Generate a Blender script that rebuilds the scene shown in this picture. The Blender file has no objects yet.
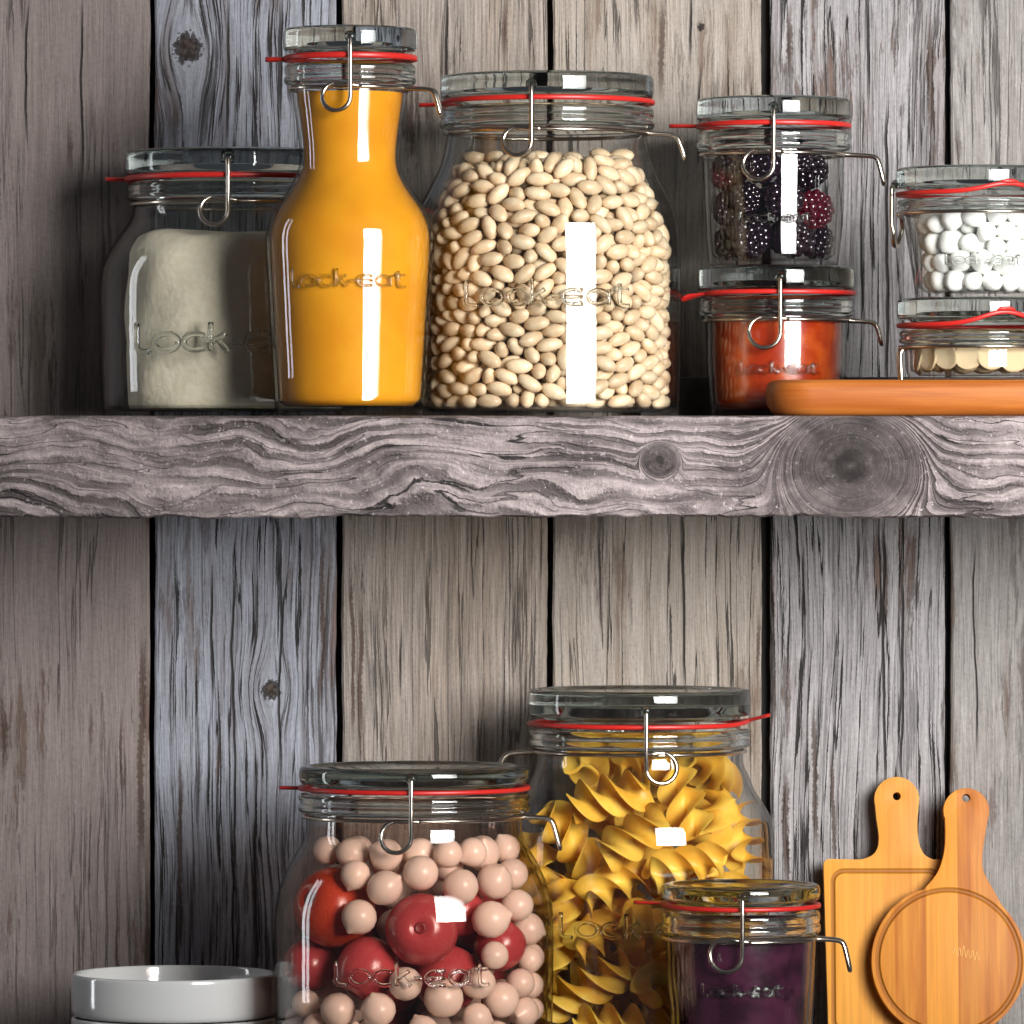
import bpy, bmesh, math, random
import numpy as np
from mathutils import Vector, Matrix, Quaternion
random.seed(11)
RNG = np.random.RandomState(5)
SC = bpy.context.scene
COL = SC.collection
PI = math.pi

# ------------------------------------------------------------------ camera model
S = 0.0005            # metres per photo pixel at depth y = 0
D = 3.25              # camera distance from the plane y = 0
HY = 470.0            # row of the horizon
Z0 = 1.35             # camera height
def sc(y): return S * (D + y) / D
def wx(px, y=0.0): return (px - 512) * sc(y)
def wz(py, y=0.0): return Z0 + (HY - py) * sc(y)

cam = bpy.data.cameras.new('camera')
cam.sensor_width = 36.0
cam.lens = 36.0 * (D / S) / 1024.0
cam.shift_y = -(512 - HY) / 1024.0
cam.clip_start = 0.05
co = bpy.data.objects.new('camera', cam)
co.location = (0, -D, Z0)
co.rotation_euler = (PI / 2, 0, 0)
COL.objects.link(co)
SC.camera = co

# ------------------------------------------------------------------ mesh helpers
class MB:
    def __init__(s): s.v = []; s.f = []; s.m = []
    def add(s, vs, fs, mi=0, mat=None):
        b = len(s.v)
        s.v += [tuple(mat @ Vector(v)) if mat is not None else tuple(v) for v in vs]
        s.f += [tuple(b + i for i in f) for f in fs]
        s.m += [mi] * len(fs)
        return s
    def mesh(s, name, mats, sharp=40):
        me = bpy.data.meshes.new(name)
        me.from_pydata(s.v, [], s.f)
        for m in (mats if isinstance(mats, (list, tuple)) else [mats]): me.materials.append(m)
        if len(me.materials) > 1: me.polygons.foreach_set('material_index', s.m)
        bm = bmesh.new(); bm.from_mesh(me)
        bmesh.ops.recalc_face_normals(bm, faces=bm.faces)
        bm.to_mesh(me); bm.free()
        me.polygons.foreach_set('use_smooth', [True] * len(me.polygons))
        if sharp: me.set_sharp_from_angle(angle=math.radians(sharp))
        me.update()
        return me
    def build(s, name, mats, parent=None, loc=(0, 0, 0), sharp=40):
        return link(name, s.mesh(name, mats, sharp), parent, loc)

def link(name, me, parent=None, loc=(0, 0, 0)):
    o = bpy.data.objects.new(name, me)
    COL.objects.link(o)
    o.location = loc
    if parent: o.parent = parent
    return o

def tag(o, label=None, cat=None, group=None, kind=None):
    if label: o['label'] = label
    if cat: o['category'] = cat
    if group: o['group'] = group
    if kind: o['kind'] = kind
    return o

def thing(name, label, cat, loc, group=None):
    o = bpy.data.objects.new(name, None)
    o.empty_display_size = 0.01
    COL.objects.link(o); o.location = loc
    return tag(o, label, cat, group)

def chaikin(p, n=2, closed=False):
    for _ in range(n):
        q = [] if closed else [p[0]]
        N = len(p)
        for i in range(N if closed else N - 1):
            a, b = p[i], p[(i + 1) % N]
            q.append(tuple(.75 * a[k] + .25 * b[k] for k in range(len(a))))
            q.append(tuple(.25 * a[k] + .75 * b[k] for k in range(len(a))))
        if not closed: q.append(p[-1])
        p = q
    return p

def lathe(prof, seg=96, closed=False, fn=None):
    """prof: list of (r, z); r == 0 points close onto the axis."""
    mb = MB(); idx = []
    for r, z in prof:
        if r < 1e-7:
            idx.append([len(mb.v)] * seg); mb.v.append((0, 0, z))
        else:
            idx.append(list(range(len(mb.v), len(mb.v) + seg)))
            for k in range(seg):
                a = 2 * PI * k / seg
                q = (r * math.cos(a), r * math.sin(a), z)
                mb.v.append(fn(q, a) if fn else q)
    n = len(prof)
    for i in range(n if closed else n - 1):
        A, B = idx[i], idx[(i + 1) % n]
        for k in range(seg):
            l = (k + 1) % seg
            f = []
            for j in (A[k], A[l], B[l], B[k]):
                if j not in f: f.append(j)
            if len(f) > 2: mb.f.append(tuple(f)); mb.m.append(0)
    return mb

def tube(pts, r, n=10, closed=False, cap=True, mb=None, rz=None):
    pts = [Vector(p) for p in pts]
    mb = mb or MB(); N = len(pts)
    T = []
    for i in range(N):
        a = pts[(i - 1) % N] if closed or i > 0 else pts[i]
        b = pts[(i + 1) % N] if closed or i < N - 1 else pts[i]
        T.append((b - a).normalized())
    u = T[0].orthogonal().normalized()
    vs = []; fs = []
    for i in range(N):
        if i:
            q = T[i - 1].rotation_difference(T[i]); u = q @ u
        u = (u - T[i] * u.dot(T[i])).normalized()
        w = T[i].cross(u)
        rr = r[i] if isinstance(r, (list, tuple)) else r
        for k in range(n):
            a = 2 * PI * k / n
            vs.append(pts[i] + (u * math.cos(a) + w * math.sin(a)) * rr)
    for i in range(N if closed else N - 1):
        j = (i + 1) % N
        for k in range(n):
            l = (k + 1) % n
            fs.append((i * n + k, i * n + l, j * n + l, j * n + k))
    if cap and not closed:
        fs.append(tuple(range(n))[::-1]); fs.append(tuple((N - 1) * n + k for k in range(n)))
    mb.add(vs, fs)
    return mb

def ball(c, r, sub=2, mb=None, sq=(1, 1, 1)):
    mb = mb or MB()
    bm = bmesh.new(); bmesh.ops.create_icosphere(bm, subdivisions=sub, radius=1)
    mb.add([(c[0] + v.co.x * r * sq[0], c[1] + v.co.y * r * sq[1], c[2] + v.co.z * r * sq[2]) for v in bm.verts],
           [tuple(v.index for v in f.verts) for f in bm.faces])
    bm.free(); return mb

def rbox(x0, x1, y0, y1, z0, z1, bev=0.002, seg=3):
    bm = bmesh.new(); bmesh.ops.create_cube(bm, size=1)
    for v in bm.verts:
        v.co = Vector((x0 + (v.co.x + .5) * (x1 - x0), y0 + (v.co.y + .5) * (y1 - y0), z0 + (v.co.z + .5) * (z1 - z0)))
    bmesh.ops.bevel(bm, geom=bm.edges[:], offset=bev, segments=seg, affect='EDGES', profile=.5)
    mb = MB(); bm.verts.index_update()
    mb.add([v.co[:] for v in bm.verts], [tuple(v.index for v in f.verts) for f in bm.faces]); bm.free()
    return mb

# ------------------------------------------------------------------ node helpers
class V:
    """a scalar socket with arithmetic"""
    def __init__(s, nb, k): s.nb = nb; s.k = k
    def __add__(s, o): return s.nb.m('ADD', s, o)
    __radd__ = __add__
    def __mul__(s, o): return s.nb.m('MULTIPLY', s, o)
    __rmul__ = __mul__
    def __sub__(s, o): return s.nb.m('SUBTRACT', s, o)
    def __rsub__(s, o): return s.nb.m('SUBTRACT', o, s)
    def __truediv__(s, o): return s.nb.m('DIVIDE', s, o)
    def abs(s): return s.nb.m('ABSOLUTE', s)
    def exp(s): return s.nb.m('EXPONENT', s)
    def pw(s, e): return s.nb.m('POWER', s, e)
    def sin(s): return s.nb.m('SINE', s)
    def sqrt(s): return s.nb.m('SQRT', s)
    def step(s, a, b):
        n = s.nb.n('ShaderNodeMapRange'); n.interpolation_type = 'SMOOTHSTEP'
        s.nb.put(n.inputs['Value'], s)
        n.inputs['From Min'].default_value = a; n.inputs['From Max'].default_value = b
        if a > b:
            n.inputs['From Min'].default_value = b; n.inputs['From Max'].default_value = a
            n.inputs['To Min'].default_value = 1; n.inputs['To Max'].default_value = 0
        return V(s.nb, n.outputs['Result'])

class NB:
    def __init__(s, name):
        s.mat = bpy.data.materials.new(name); s.mat.use_nodes = True
        s.t = s.mat.node_tree; s.t.nodes.clear()
        s.out = s.n('ShaderNodeOutputMaterial')
    def n(s, t): return s.t.nodes.new(t)
    def put(s, sock, v):
        if isinstance(v, V): s.t.links.new(v.k, sock)
        elif isinstance(v, bpy.types.NodeSocket): s.t.links.new(v, sock)
        else:
            if sock.type == 'RGBA' and len(v) == 3: v = (*v, 1)
            sock.default_value = v
    def m(s, op, a, b=None):
        n = s.n('ShaderNodeMath'); n.operation = op
        s.put(n.inputs[0], a)
        if b is not None: s.put(n.inputs[1], b)
        return V(s, n.outputs[0])
    def obj(s):
        n = s.n('ShaderNodeTexCoord'); q = s.n('ShaderNodeSeparateXYZ')
        s.t.links.new(n.outputs['Object'], q.inputs[0])
        return [V(s, o) for o in q.outputs]
    def vec(s, x, y, z):
        n = s.n('ShaderNodeCombineXYZ')
        for i, a in enumerate((x, y, z)): s.put(n.inputs[i], a)
        return n.outputs[0]
    def noise(s, vec, scale=1.0, detail=3, rough=.5, dist=0.0):
        n = s.n('ShaderNodeTexNoise'); s.put(n.inputs['Vector'], vec)
        n.inputs['Scale'].default_value = scale; n.inputs['Detail'].default_value = detail
        n.inputs['Roughness'].default_value = rough; n.inputs['Distortion'].default_value = dist
        return V(s, n.outputs[0])
    def mix(s, f, a, b, mode='MIX'):
        n = s.n('ShaderNodeMix'); n.data_type = 'RGBA'; n.blend_type = mode
        s.put(n.inputs[0], f); s.put(n.inputs[6], a); s.put(n.inputs[7], b)
        return n.outputs[2]
    def gray(s, v):
        n = s.n('ShaderNodeCombineColor')
        for i in range(3): s.put(n.inputs[i], v)
        return n.outputs[0]
    def rand(s): return V(s, s.n('ShaderNodeObjectInfo').outputs['Random'])
    def bump(s, h, dist=.001, strength=1.0):
        n = s.n('ShaderNodeBump'); s.put(n.inputs['Height'], h)
        n.inputs['Distance'].default_value = dist; n.inputs['Strength'].default_value = strength
        return n.outputs[0]
    def pbr(s, color, rough=.5, normal=None, **kw):
        n = s.n('ShaderNodeBsdfPrincipled')
        s.put(n.inputs['Base Color'], color); s.put(n.inputs['Roughness'], rough)
        if normal is not None: s.put(n.inputs['Normal'], normal)
        for k, v in kw.items(): s.put(n.inputs[k.replace('_', ' ')], v)
        s.t.links.new(n.outputs[0], s.out.inputs[0])
        return s.mat

# ------------------------------------------------------------------ materials
def mat_clear(name, edge=(.20, .21, .20), rough=.02, bump=.0002):
    """clear jar glass: see-through walls, Fresnel gloss, darker where seen edge-on"""
    b = NB(name)
    x, y, z = b.obj()
    nrm = b.bump(b.noise(b.vec(x, y, z), 60, 1), bump, .35)
    lw = b.n('ShaderNodeLayerWeight'); lw.inputs['Blend'].default_value = .5
    f = V(b, lw.outputs['Facing'])
    t = b.n('ShaderNodeBsdfTransparent')
    b.put(t.inputs[0], b.mix(f.pw(5.0), (.972, .977, .971), edge))
    g = b.n('ShaderNodeBsdfGlossy'); g.inputs['Roughness'].default_value = rough
    b.put(g.inputs['Normal'], nrm)
    fr = f.pw(4.0) * .55 + .06
    mx = b.n('ShaderNodeMixShader')
    b.put(mx.inputs[0], fr); b.put(mx.inputs[1], t.outputs[0]); b.put(mx.inputs[2], g.outputs[0])
    b.put(b.out.inputs[0], mx.outputs[0])
    return b.mat

def mat_solid_glass(name, col=(.93, .965, .955), rough=0.0):
    b = NB(name)
    g = b.n('ShaderNodeBsdfGlass'); g.inputs['IOR'].default_value = 1.46
    g.inputs['Roughness'].default_value = rough
    b.put(g.inputs[0], col); b.put(b.out.inputs[0], g.outputs[0])
    return b.mat

def mat_brine():
    b = NB('brine')
    t = b.n('ShaderNodeBsdfTransparent'); b.put(t.inputs[0], (.965, .83, .78))
    b.put(b.out.inputs[0], t.outputs[0]); return b.mat

def mat_metal():
    b = NB('steel_wire')
    return b.pbr((.60, .54, .46), .22, Metallic=1.0)

def mat_noise(name, a, c, scale, rough=.5, bump=0.0, detail=4, lo=.35, hi=.65, var=0.0, **kw):
    b = NB(name); x, y, z = b.obj()
    v = b.noise(b.vec(x, y, z), scale, detail)
    col = b.mix(v.step(lo, hi), a, c)
    if var:
        col = b.mix(1.0, col, b.gray(b.rand() * var + (1 - var * .6)), 'MULTIPLY')
    nrm = b.bump(v, bump) if bump else None
    return b.pbr(col, rough, nrm, **kw)

def plank_mat(name, x0, x1, cA, cB, seed, fibre=.5, lines=.3, cracks=.5, flakes=.4, knots=(), wob=.004, splits=()):
    b = NB(name); x, y, z = b.obj()
    u = x + (b.noise(b.vec(x * 9, seed, z * 4.5), 1, 2) - .5) * wob * 4
    for kx, kz, r in knots:
        dx = x - kx; dz = z - kz
        w = ((dx * dx + dz * dz * .35) * (-1 / (2.6 * r) ** 2)).exp()
        u = u - dx * w * .92
    iso = b.noise(b.vec(x * 1, y * 1, z * 1), 520, 4, .7)
    u = u + (iso - .5) * .0011
    n1 = b.noise(b.vec(u * 1150, seed, z * 34), 1, 5, .68)
    n2 = b.noise(b.vec(u * 210, seed + 5, z * 6), 1, 4, .6)
    n0 = b.noise(b.vec(x * 28, seed + 7, z * 7), 1, 3, .55)
    n4 = b.noise(b.vec(u * 640, seed + 2, z * 12), 1, 5, .66)
    n3 = b.noise(b.vec(u * 105, seed + 9, z * 2.6), 1, 4, .55)
    nm = b.noise(b.vec(x * 22, seed + 3, z * 6), 1, 2)
    n5 = b.noise(b.vec(u * 190, seed + 20, z * 19), 1, 7, .78)
    nf = b.noise(b.vec(x * 20, seed + 30, z * 8), 1, 2)
    edge = ((b.m('MINIMUM', x - x0, x1 - x)) * (-1 / .0035)).exp()
    tone = b.mix((n2 * .6 + n0 * .6).step(.42, .78), cA, cB)
    tone = b.mix(1.0, tone, b.gray((n1 - .5) * fibre * 3.6 + (iso - .5) * .6 + (n0 - .5) * 1.1 + 1.0), 'MULTIPLY')
    dark = (.021, .018, .017)
    ln = (n4 + (n0 - .5) * .50).step(.555, .63) * lines
    ck = (n3 - .5).abs().step(.013, .004) * nm.step(.50 - .16 * cracks, .60 - .12 * cracks) * min(1, cracks * 1.6)
    fl = (n5 + (nf - .5) * .62 + edge * .12).step(.585, .665) * flakes
    brown = b.mix(n2.step(.4, .6), (.045, .026, .018), (.115, .055, .032))
    st = (nf * .55 + n2 * .55 + edge * .12).step(.56, .80)
    tone = b.mix(st * .55, tone, (.125, .082, .058))
    c = b.mix(ln, tone, (.045, .040, .039))
    c = b.mix(fl, c, brown)
    c = b.mix(ck, c, dark)
    for kx, kz, r in knots:
        dx = x - kx; dz = z - kz
        d = (dx * dx + dz * dz * .75).sqrt() + (iso - .5) * r * 2.2 + (n0 - .5) * r * .8
        c = b.mix(d.step(r * 1.05, r * .75), c, b.mix(iso.step(.42, .66), (.018, .013, .011), (.075, .052, .042)))
        c = b.mix((d - r * 1.0).abs().step(r * .25, r * .08) * .9, c, dark)
    for sx, za, zb_, hw, brn in splits:
        d = (x - sx + (b.noise(b.vec(seed + sx * 50, seed, z * 16), 1, 3) - .5) * .007 + (iso - .5) * hw * (2.2 if brn else .6)).abs()
        tap = b.m('MINIMUM', z - zb_, za - z).step(-.004, .022)
        m = d.step(hw, hw * .45) * tap
        c = b.mix(m * (.85 if brn else .95), c, (.060, .036, .026) if brn else dark)
        if not brn: ck = b.m('MAXIMUM', ck, m)
    h = n1 * .55 + iso * .25 + n2 * .25 - ln * .45 - ck * 1.3 - fl * .35
    return b.pbr(c, .72, b.bump(h, .0011), Specular_IOR_Level=.25)

def shelf_mat(name, knots, seed=1.0):
    b = NB(name); x, y, z = b.obj()
    wv = (b.noise(b.vec(x * 6.5, seed, z * 11), 1, 2, .5) - .5) * .085 + (b.noise(b.vec(x * 22, seed + 40, z * 30), 1, 2, .5) - .5) * .018
    v = z + wv + y * .25
    for kx, kz, s, k, dk in knots:
        dx = x - kx; dz = z - kz
        d = (dx * dx + dz * dz * 1.3).sqrt()
        w = (d * d * (-1 / (s * s))).exp()
        v = v * (1 - w) + (d * k + wv * .18) * w
    iso = b.noise(b.vec(x, y, z), 330, 5, .72)
    v = v + (iso - .5) * .0022
    fine = b.noise(b.vec(x * 60, seed + 3, v * 950), 1, 4, .6)
    coarse = b.noise(b.vec(x * 10, seed + 8, v * 190), 1, 4, .6)
    blot = b.noise(b.vec(x * 26, y * 26, z * 40), 1, 5, .65)
    ring = ((v * 820 + coarse * 3.0 + blot * 7).sin() * .5 + .5)
    rmask = b.noise(b.vec(x * 13, seed + 15, z * 20), 1, 2).step(.36, .60)
    ringd = ring.step(.42, .95) * rmask
    base = b.mix((coarse * .6 + blot * .5).step(.42, .68), (.095, .077, .077), (.36, .302, .297))
    base = b.mix(1.0, base, b.gray(fine * .9 + iso * 1.1), 'MULTIPLY')
    c = b.mix(ringd * .92, base, (.060, .048, .047))
    ck = (b.noise(b.vec(x * 9, seed + 21, v * 100), 1, 2) - .5).abs().step(.011, .003)
    c = b.mix(ck * b.noise(b.vec(x * 9, seed + 25, z * 9), 1, 1).step(.45, .55), c, (.018, .015, .015))
    grit = b.noise(b.vec(x * 420, y * 420, z * 420), 1, 3, .7).step(.60, .70)
    c = b.mix(grit * .55, c, (.58, .51, .51))
    for kx, kz, s, k, dk in knots:
        dx = x - kx; dz = z - kz
        d = (dx * dx + dz * dz * 1.2).sqrt() + (blot - .5) * s * .35
        c = b.mix((d + (iso - .5) * s * .5).step(s * .60, s * .34) * dk, c, (.062, .050, .049))
    h = fine * .3 + iso * .8 + coarse * .35 - ringd * .55 + blot * .35 - ck * .6
    return b.pbr(c, .62, b.bump(h, .0022), Specular_IOR_Level=.4)

def board_mat(name, cA, cB, cC, groove=None, seed=0.0, flat=False, strip=45.0):
    b = NB(name); x, y, z = b.obj()
    if flat: x, z = z, x
    xs = x + b.m('FLOOR', z * 3.1) * .0
    cell = b.m('FLOOR', xs * strip + seed)
    rnd = b.noise(b.vec(cell * 7.31, seed, .5), 1, 0)
    g = b.noise(b.vec(x * 520, y * 30, z * 14), 1, 4, .6)
    g2 = b.noise(b.vec(x * 120, y * 30, z * 9), 1, 4, .6)
    c = b.mix(rnd.step(.35, .65), cA, cB)
    c = b.mix(g2.step(.35, .7) * .5, c, cC)
    c = b.mix(1.0, c, b.gray(g * .7 + .66), 'MULTIPLY')
    h = g * .15
    if groove:
        kind, a, bb, cc, dd = groove
        if kind == 'ring':
            dx = x - a; dz = z - bb
            d = ((dx * dx + dz * dz).sqrt() - cc).abs()
        else:   # rounded rectangle centred a,bb half sizes cc,dd
            rr = .006
            qx = b.m('MAXIMUM', (x - a).abs() - (cc - rr), 0.0); qz = b.m('MAXIMUM', (z - bb).abs() - (dd - rr), 0.0)
            ins = b.m('MINIMUM', b.m('MAXIMUM', (x - a).abs() - (cc - rr), (z - bb).abs() - (dd - rr)), 0.0)
            d = ((qx * qx + qz * qz).sqrt() + ins - rr).abs()
        m = d.step(.0017, .0004)
        c = b.mix(m * .75, c, (.26, .085, .016))
        h = h - m * 1.5
    return b.pbr(c, .50, b.bump(h, .0006), Specular_IOR_Level=.22)
BEANS = np.array([
715,-2239,1094,-93,17,24, 384,-2329,2828,35,-49,112, 35,-2348,1268,20,-11,6, -977,-1791,4304,-39,69,96, 12,-2181,4002,22,-38,118,
-498,-2311,3324,19,62,109, -563,-2277,850,-7,-99,-80, -154,-1903,4595,-123,3,-3, -356,-2318,509,-17,-119,-25, 113,-2338,342,-62,31,4,
1043,-2089,1504,-36,-12,8, -455,-2312,2683,46,43,-110, -28,-2347,3113,45,46,-1, 329,-1800,4815,-43,96,66, -471,-2181,3835,15,25,-123,
858,-2186,1989,-122,-28,-5, -566,-1788,4644,19,104,-62, 336,-2327,1023,47,63,-65, 663,-2275,3327,-25,81,-95, -703,-2241,1576,20,21,122,
-222,-2328,1694,-18,-46,116, -78,-2336,2372,15,115,7, 1437,-1828,150,3,-12,27, 572,-2281,1684,91,30,-52, -197,-2039,4293,-7,-126,6,
572,-2265,431,115,13,-52, 337,-2319,2340,-12,2,23, -1143,-2065,988,-1,-90,80, -894,-2190,2691,62,13,-34, -1156,-1991,3625,2,-91,44,
-47,-2340,2728,35,9,-120, 1098,-2103,3292,89,-10,49, -1255,-1964,3236,-22,-14,124, -1122,-2076,2991,-14,-19,122, 850,-1611,4812,84,17,93,
-953,-2137,392,-24,-119,32, -814,-2188,642,8,25,-20, 1048,-2124,2637,-18,88,-86, -928,-2158,2015,-49,-103,-53, -1700,-1635,3021,53,79,-78,
828,-2193,702,-88,-60,-47, -328,-2292,1390,10,50,-111, 839,-1804,4434,92,24,11, 600,-2002,4207,52,-13,108, 799,-2217,2285,86,16,34,
1534,-1655,3814,-100,20,62, 983,-2125,421,25,29,-117, -1159,-2030,146,-118,30,-9, 1396,-1916,3140,-16,89,-84, -451,-2286,2285,86,3,-63,
208,-1979,4374,-109,33,-3, 1127,-2012,899,-11,-123,-8, -712,-1630,4893,-28,-67,19, 1405,-1873,565,116,31,30, 1052,-1992,3694,-29,45,0,
-1268,-1920,1293,1,9,-127, 1479,-1835,2203,-13,-58,-99, -1312,-1958,2599,49,101,60, -1502,-1807,3409,22,108,51, -1561,-1670,3675,-107,24,-37,
172,-2299,1831,-13,10,-32, -1372,-1591,4166,11,94,82, -1483,-1809,654,114,-46,23, 1159,-1567,4487,-38,-63,-101, 1463,-1856,2573,49,-102,-59,
-1935,-1305,1301,24,-33,-34, 1022,-2060,1212,-9,-41,120, 1290,-1675,4149,0,-7,44, -676,-2239,2939,83,-29,-36, -1243,-2005,2263,81,-44,-23,
-1705,-1050,4410,-33,-21,113, -669,-2015,4077,-38,-115,34, -6,-2275,3450,-61,-10,-52, 923,-1925,4090,34,-30,72, -976,-1974,3915,48,10,-64,
-1268,-1499,4447,-25,-115,42, 1414,-1876,1388,23,-13,-119, 1219,-1379,4738,51,32,19, 114,-2297,1550,120,-38,1, 83,-1619,4937,53,-23,74,
1877,-1409,2350,-42,-5,-115, 508,-1667,4605,49,-5,-6, 513,-2216,3066,0,6,-40, 1538,-1758,3433,86,40,36, 1761,-1550,741,-44,-40,26,
1627,-1684,1203,43,-7,43, -1752,-1544,408,12,2,-53, 434,-2224,150,115,-39,-17, -565,-2233,1838,108,-57,2, -359,-2223,3559,13,33,111,
273,-2277,3288,90,34,48, 1639,-1310,4200,36,24,41, 1742,-1576,1512,-30,11,-114, 1512,-1784,884,32,-23,-114, 466,-2255,2065,20,5,-114,
1672,-1644,1836,109,54,33, -842,-2110,3557,25,25,-76, 624,-2187,2532,111,-54,18, -1880,-1335,3526,11,4,-46, -1579,-1736,2098,59,99,51,
127,-2284,710,-28,-57,37, -1904,-1363,1602,112,-60,7, -1012,-2025,1762,-31,115,-42, 651,-2071,3845,-62,106,-29, -1998,-1221,645,33,27,108,
1752,-1539,411,59,-41,-94, 2030,-1180,1261,-109,-57,31, 238,-2198,3676,87,-65,17, -232,-2274,1996,-41,-64,94, -398,-2228,204,-33,-72,44,
-981,-2032,1479,-7,27,-117, 832,-2074,3515,-77,26,-30, -627,-2170,1237,45,-102,-34, -307,-2248,1080,-40,58,-47, -2042,-1171,964,-47,-44,98,
-1560,-1720,146,-31,18,-60, 348,-2018,4028,46,-29,91, 1568,-1039,4664,-43,50,-106, -2084,-1085,2149,-81,70,38, 410,-2225,1399,-40,-104,52,
1127,-1209,4979,120,37,-12, 1982,-1265,1947,-22,-6,60, 2122,-1001,2657,-115,-50,17, -2170,-881,191,-8,-75,81, -1197,-1368,4719,-70,46,22,
2023,-1213,2904,3,57,-93, 126,-2271,2122,28,17,57, 549,-2197,828,81,-30,-78, -2152,-967,3048,29,-42,94, -910,-1601,4572,112,19,-19,
-852,-2125,3236,-35,-73,71, 1920,-1332,165,-69,77,-67, -1734,-1403,3824,-23,9,109, -1512,-1080,4705,38,-18,-61, 1829,-1368,3649,-53,105,-37,
-1661,-1526,1848,24,-107,-51, -176,-2245,757,-12,-47,83, 1113,-1958,2378,-116,49,-1, -1359,-1856,384,103,-72,-7, 1015,-2017,2921,80,-71,-25,
-1430,-1814,2959,-56,100,26, 2024,-1078,348,-18,-29,-118, 2015,-1200,637,-60,110,-18, -1564,-1703,1576,0,2,-71, 1889,-1127,3967,-17,69,-76,
-92,-2160,3731,-44,42,-95, 4,-2256,1001,10,-17,103, -1582,-1615,860,35,-8,23, 494,-2115,3560,19,-39,-59, -777,-2096,2269,39,54,69,
-1945,-1315,2986,31,24,-76, 1573,-1697,2882,-91,-68,41, -1158,-1953,636,-86,65,-62, -901,-2069,1178,53,64,56, -2038,-1150,372,66,103,35,
-1803,-1418,2666,-3,101,75, 1158,-1926,2094,95,-55,-40, -325,-2237,3048,-70,96,-19, -221,-1697,4806,68,-92,7, 1371,-1801,1913,22,-4,101,
934,-1670,147,3,122,35, 1998,-1141,922,29,-11,-122, 1274,-1777,3688,-40,-120,9, -1775,-1343,157,120,-16,12, -607,-1799,4295,41,57,93,
-116,-2211,155,-78,-68,48, 2081,-1088,1538,23,-66,-78, -1761,-1488,1098,-83,-83,43, 2167,-887,1795,-19,-88,-63, 752,-2117,2810,24,-61,-73,
1752,-1420,2690,58,-42,-48, 1494,-360,5139,-4,-19,122, -2220,-798,1706,71,3,-79, -678,-2135,155,74,73,51, -1185,-1918,1975,-34,-38,43,
1282,-1880,2823,-91,84,-27, 1461,-1276,4453,73,-103,3, -1733,-1527,2376,-83,-93,13, 1066,-1977,1824,-111,61,8, -1861,-1381,2148,42,13,91,
2142,-728,3191,124,1,-13, 1262,-1863,1100,23,33,115, 2223,-734,160,-74,99,28, 1079,-369,5134,116,-31,-27, 1387,-909,4917,-19,-45,117,
1996,-1144,3442,-44,62,-45, 200,-2212,2605,-25,-42,93, 555,-1495,4885,2,-107,-40, -1235,-1883,1600,71,14,57, -1219,-1693,3872,10,-124,6,
1798,-1401,3341,13,-45,-65, -1450,-1713,2370,15,-55,-94, 1829,-1403,1070,6,15,-92, -2198,-797,1320,-86,67,64, -1547,-1660,2717,-4,74,-100,
752,-2050,1722,106,-35,-15, -1398,-1762,1068,-113,-54,-17, -2074,-772,3904,-57,-49,84, 1615,-1591,3168,16,-25,117, -1419,-1767,1828,-11,25,-94,
2190,-497,3850,-89,-54,53, 2025,-1072,2181,-64,-8,19, 1718,-689,4716,-86,-11,58, 1240,-1832,1630,21,125,4, -2025,-483,4247,64,-9,-105,
-1802,-1397,3234,-29,22,-99, -980,-1952,2481,72,-64,-65, -1812,-1120,4003,27,-45,-77, -1881,-776,4192,-7,46,-101, -1947,-1176,2441,94,57,42,
2216,-762,521,-100,-74,1, 2055,-925,3739,-7,8,-97, 1757,-1387,3001,30,110,46, -1792,-723,4511,-17,16,115, -2195,-812,2057,52,4,109,
1720,-1486,2136,92,-78,-17, -1558,-1635,1298,-94,-76,23, 1800,-1333,1706,26,36,116, 1160,-1804,341,67,-99,-43, 2206,-784,811,100,65,35,
-2161,-811,608,-111,-19,-58, -255,-1941,4001,-8,-115,-38, -1845,-1283,1881,21,-122,-27, 2244,-693,1360,74,-100,-25, 2170,-807,3480,-71,83,-31,
2048,-566,4145,-95,-75,20, 2080,-845,2394,8,-1,-17, -2184,-644,3590,-69,52,-77, -2166,-656,3281,125,-2,-2, -2067,-918,2618,9,-6,-116,
-719,-302,5030,8,22,124, -2053,-945,3461,33,-43,-99, -921,-1372,4854,69,61,58, -2186,-743,973,102,60,46, -1628,-684,4782,-24,-37,-87,
1753,-947,4246,33,7,22, -767,-1997,903,-20,-26,-23, -2166,-727,2896,16,18,-23, -327,-504,5061,65,87,44, -511,-2023,2057,25,-72,-82,
2283,-156,3601,42,59,-24, 1084,-1833,659,-121,-24,-27, 514,-270,5071,40,88,80, 1832,-593,4365,-64,-45,88, 245,-2079,459,48,90,43,
-259,-2096,2488,71,73,41, 1579,-1362,3909,-3,-68,101, 1555,-1568,2374,27,-32,-62, -2291,-471,1304,-94,-59,-61, 1933,-181,4424,-34,-115,-33,
-536,-1908,406,27,19,69, -1992,-1052,1751,15,-124,16, -2178,-393,3872,21,90,-64, 658,-2033,1344,78,97,-25, -1762,-320,4819,-2,22,-98,
-1931,-1021,3729,0,-16,-107, 187,-1873,149,2,29,123, -170,-149,5103,-1,-80,-99, 2315,-511,2861,-66,-61,53, 2332,-280,1569,-92,-83,20,
-2271,-223,740,21,19,-113, -2132,-759,2374,-23,18,-117, 2261,-467,3392,-50,-108,-22, 749,-1989,3098,105,-71,-6, 1899,-1047,3156,114,24,37,
-697,-1873,3793,46,84,83, 1444,-627,4991,-2,-121,36, -1992,-987,1439,-97,-34,-3, -470,-1465,4805,83,-11,-85, -2352,-249,2759,-87,64,-59,
962,-1715,3907,-20,116,46, 2098,-853,2932,-61,24,4, -2235,-608,2645,-73,102,-5, 1442,-1551,448,68,57,85, 613,-1873,150,-12,-22,110,
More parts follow.
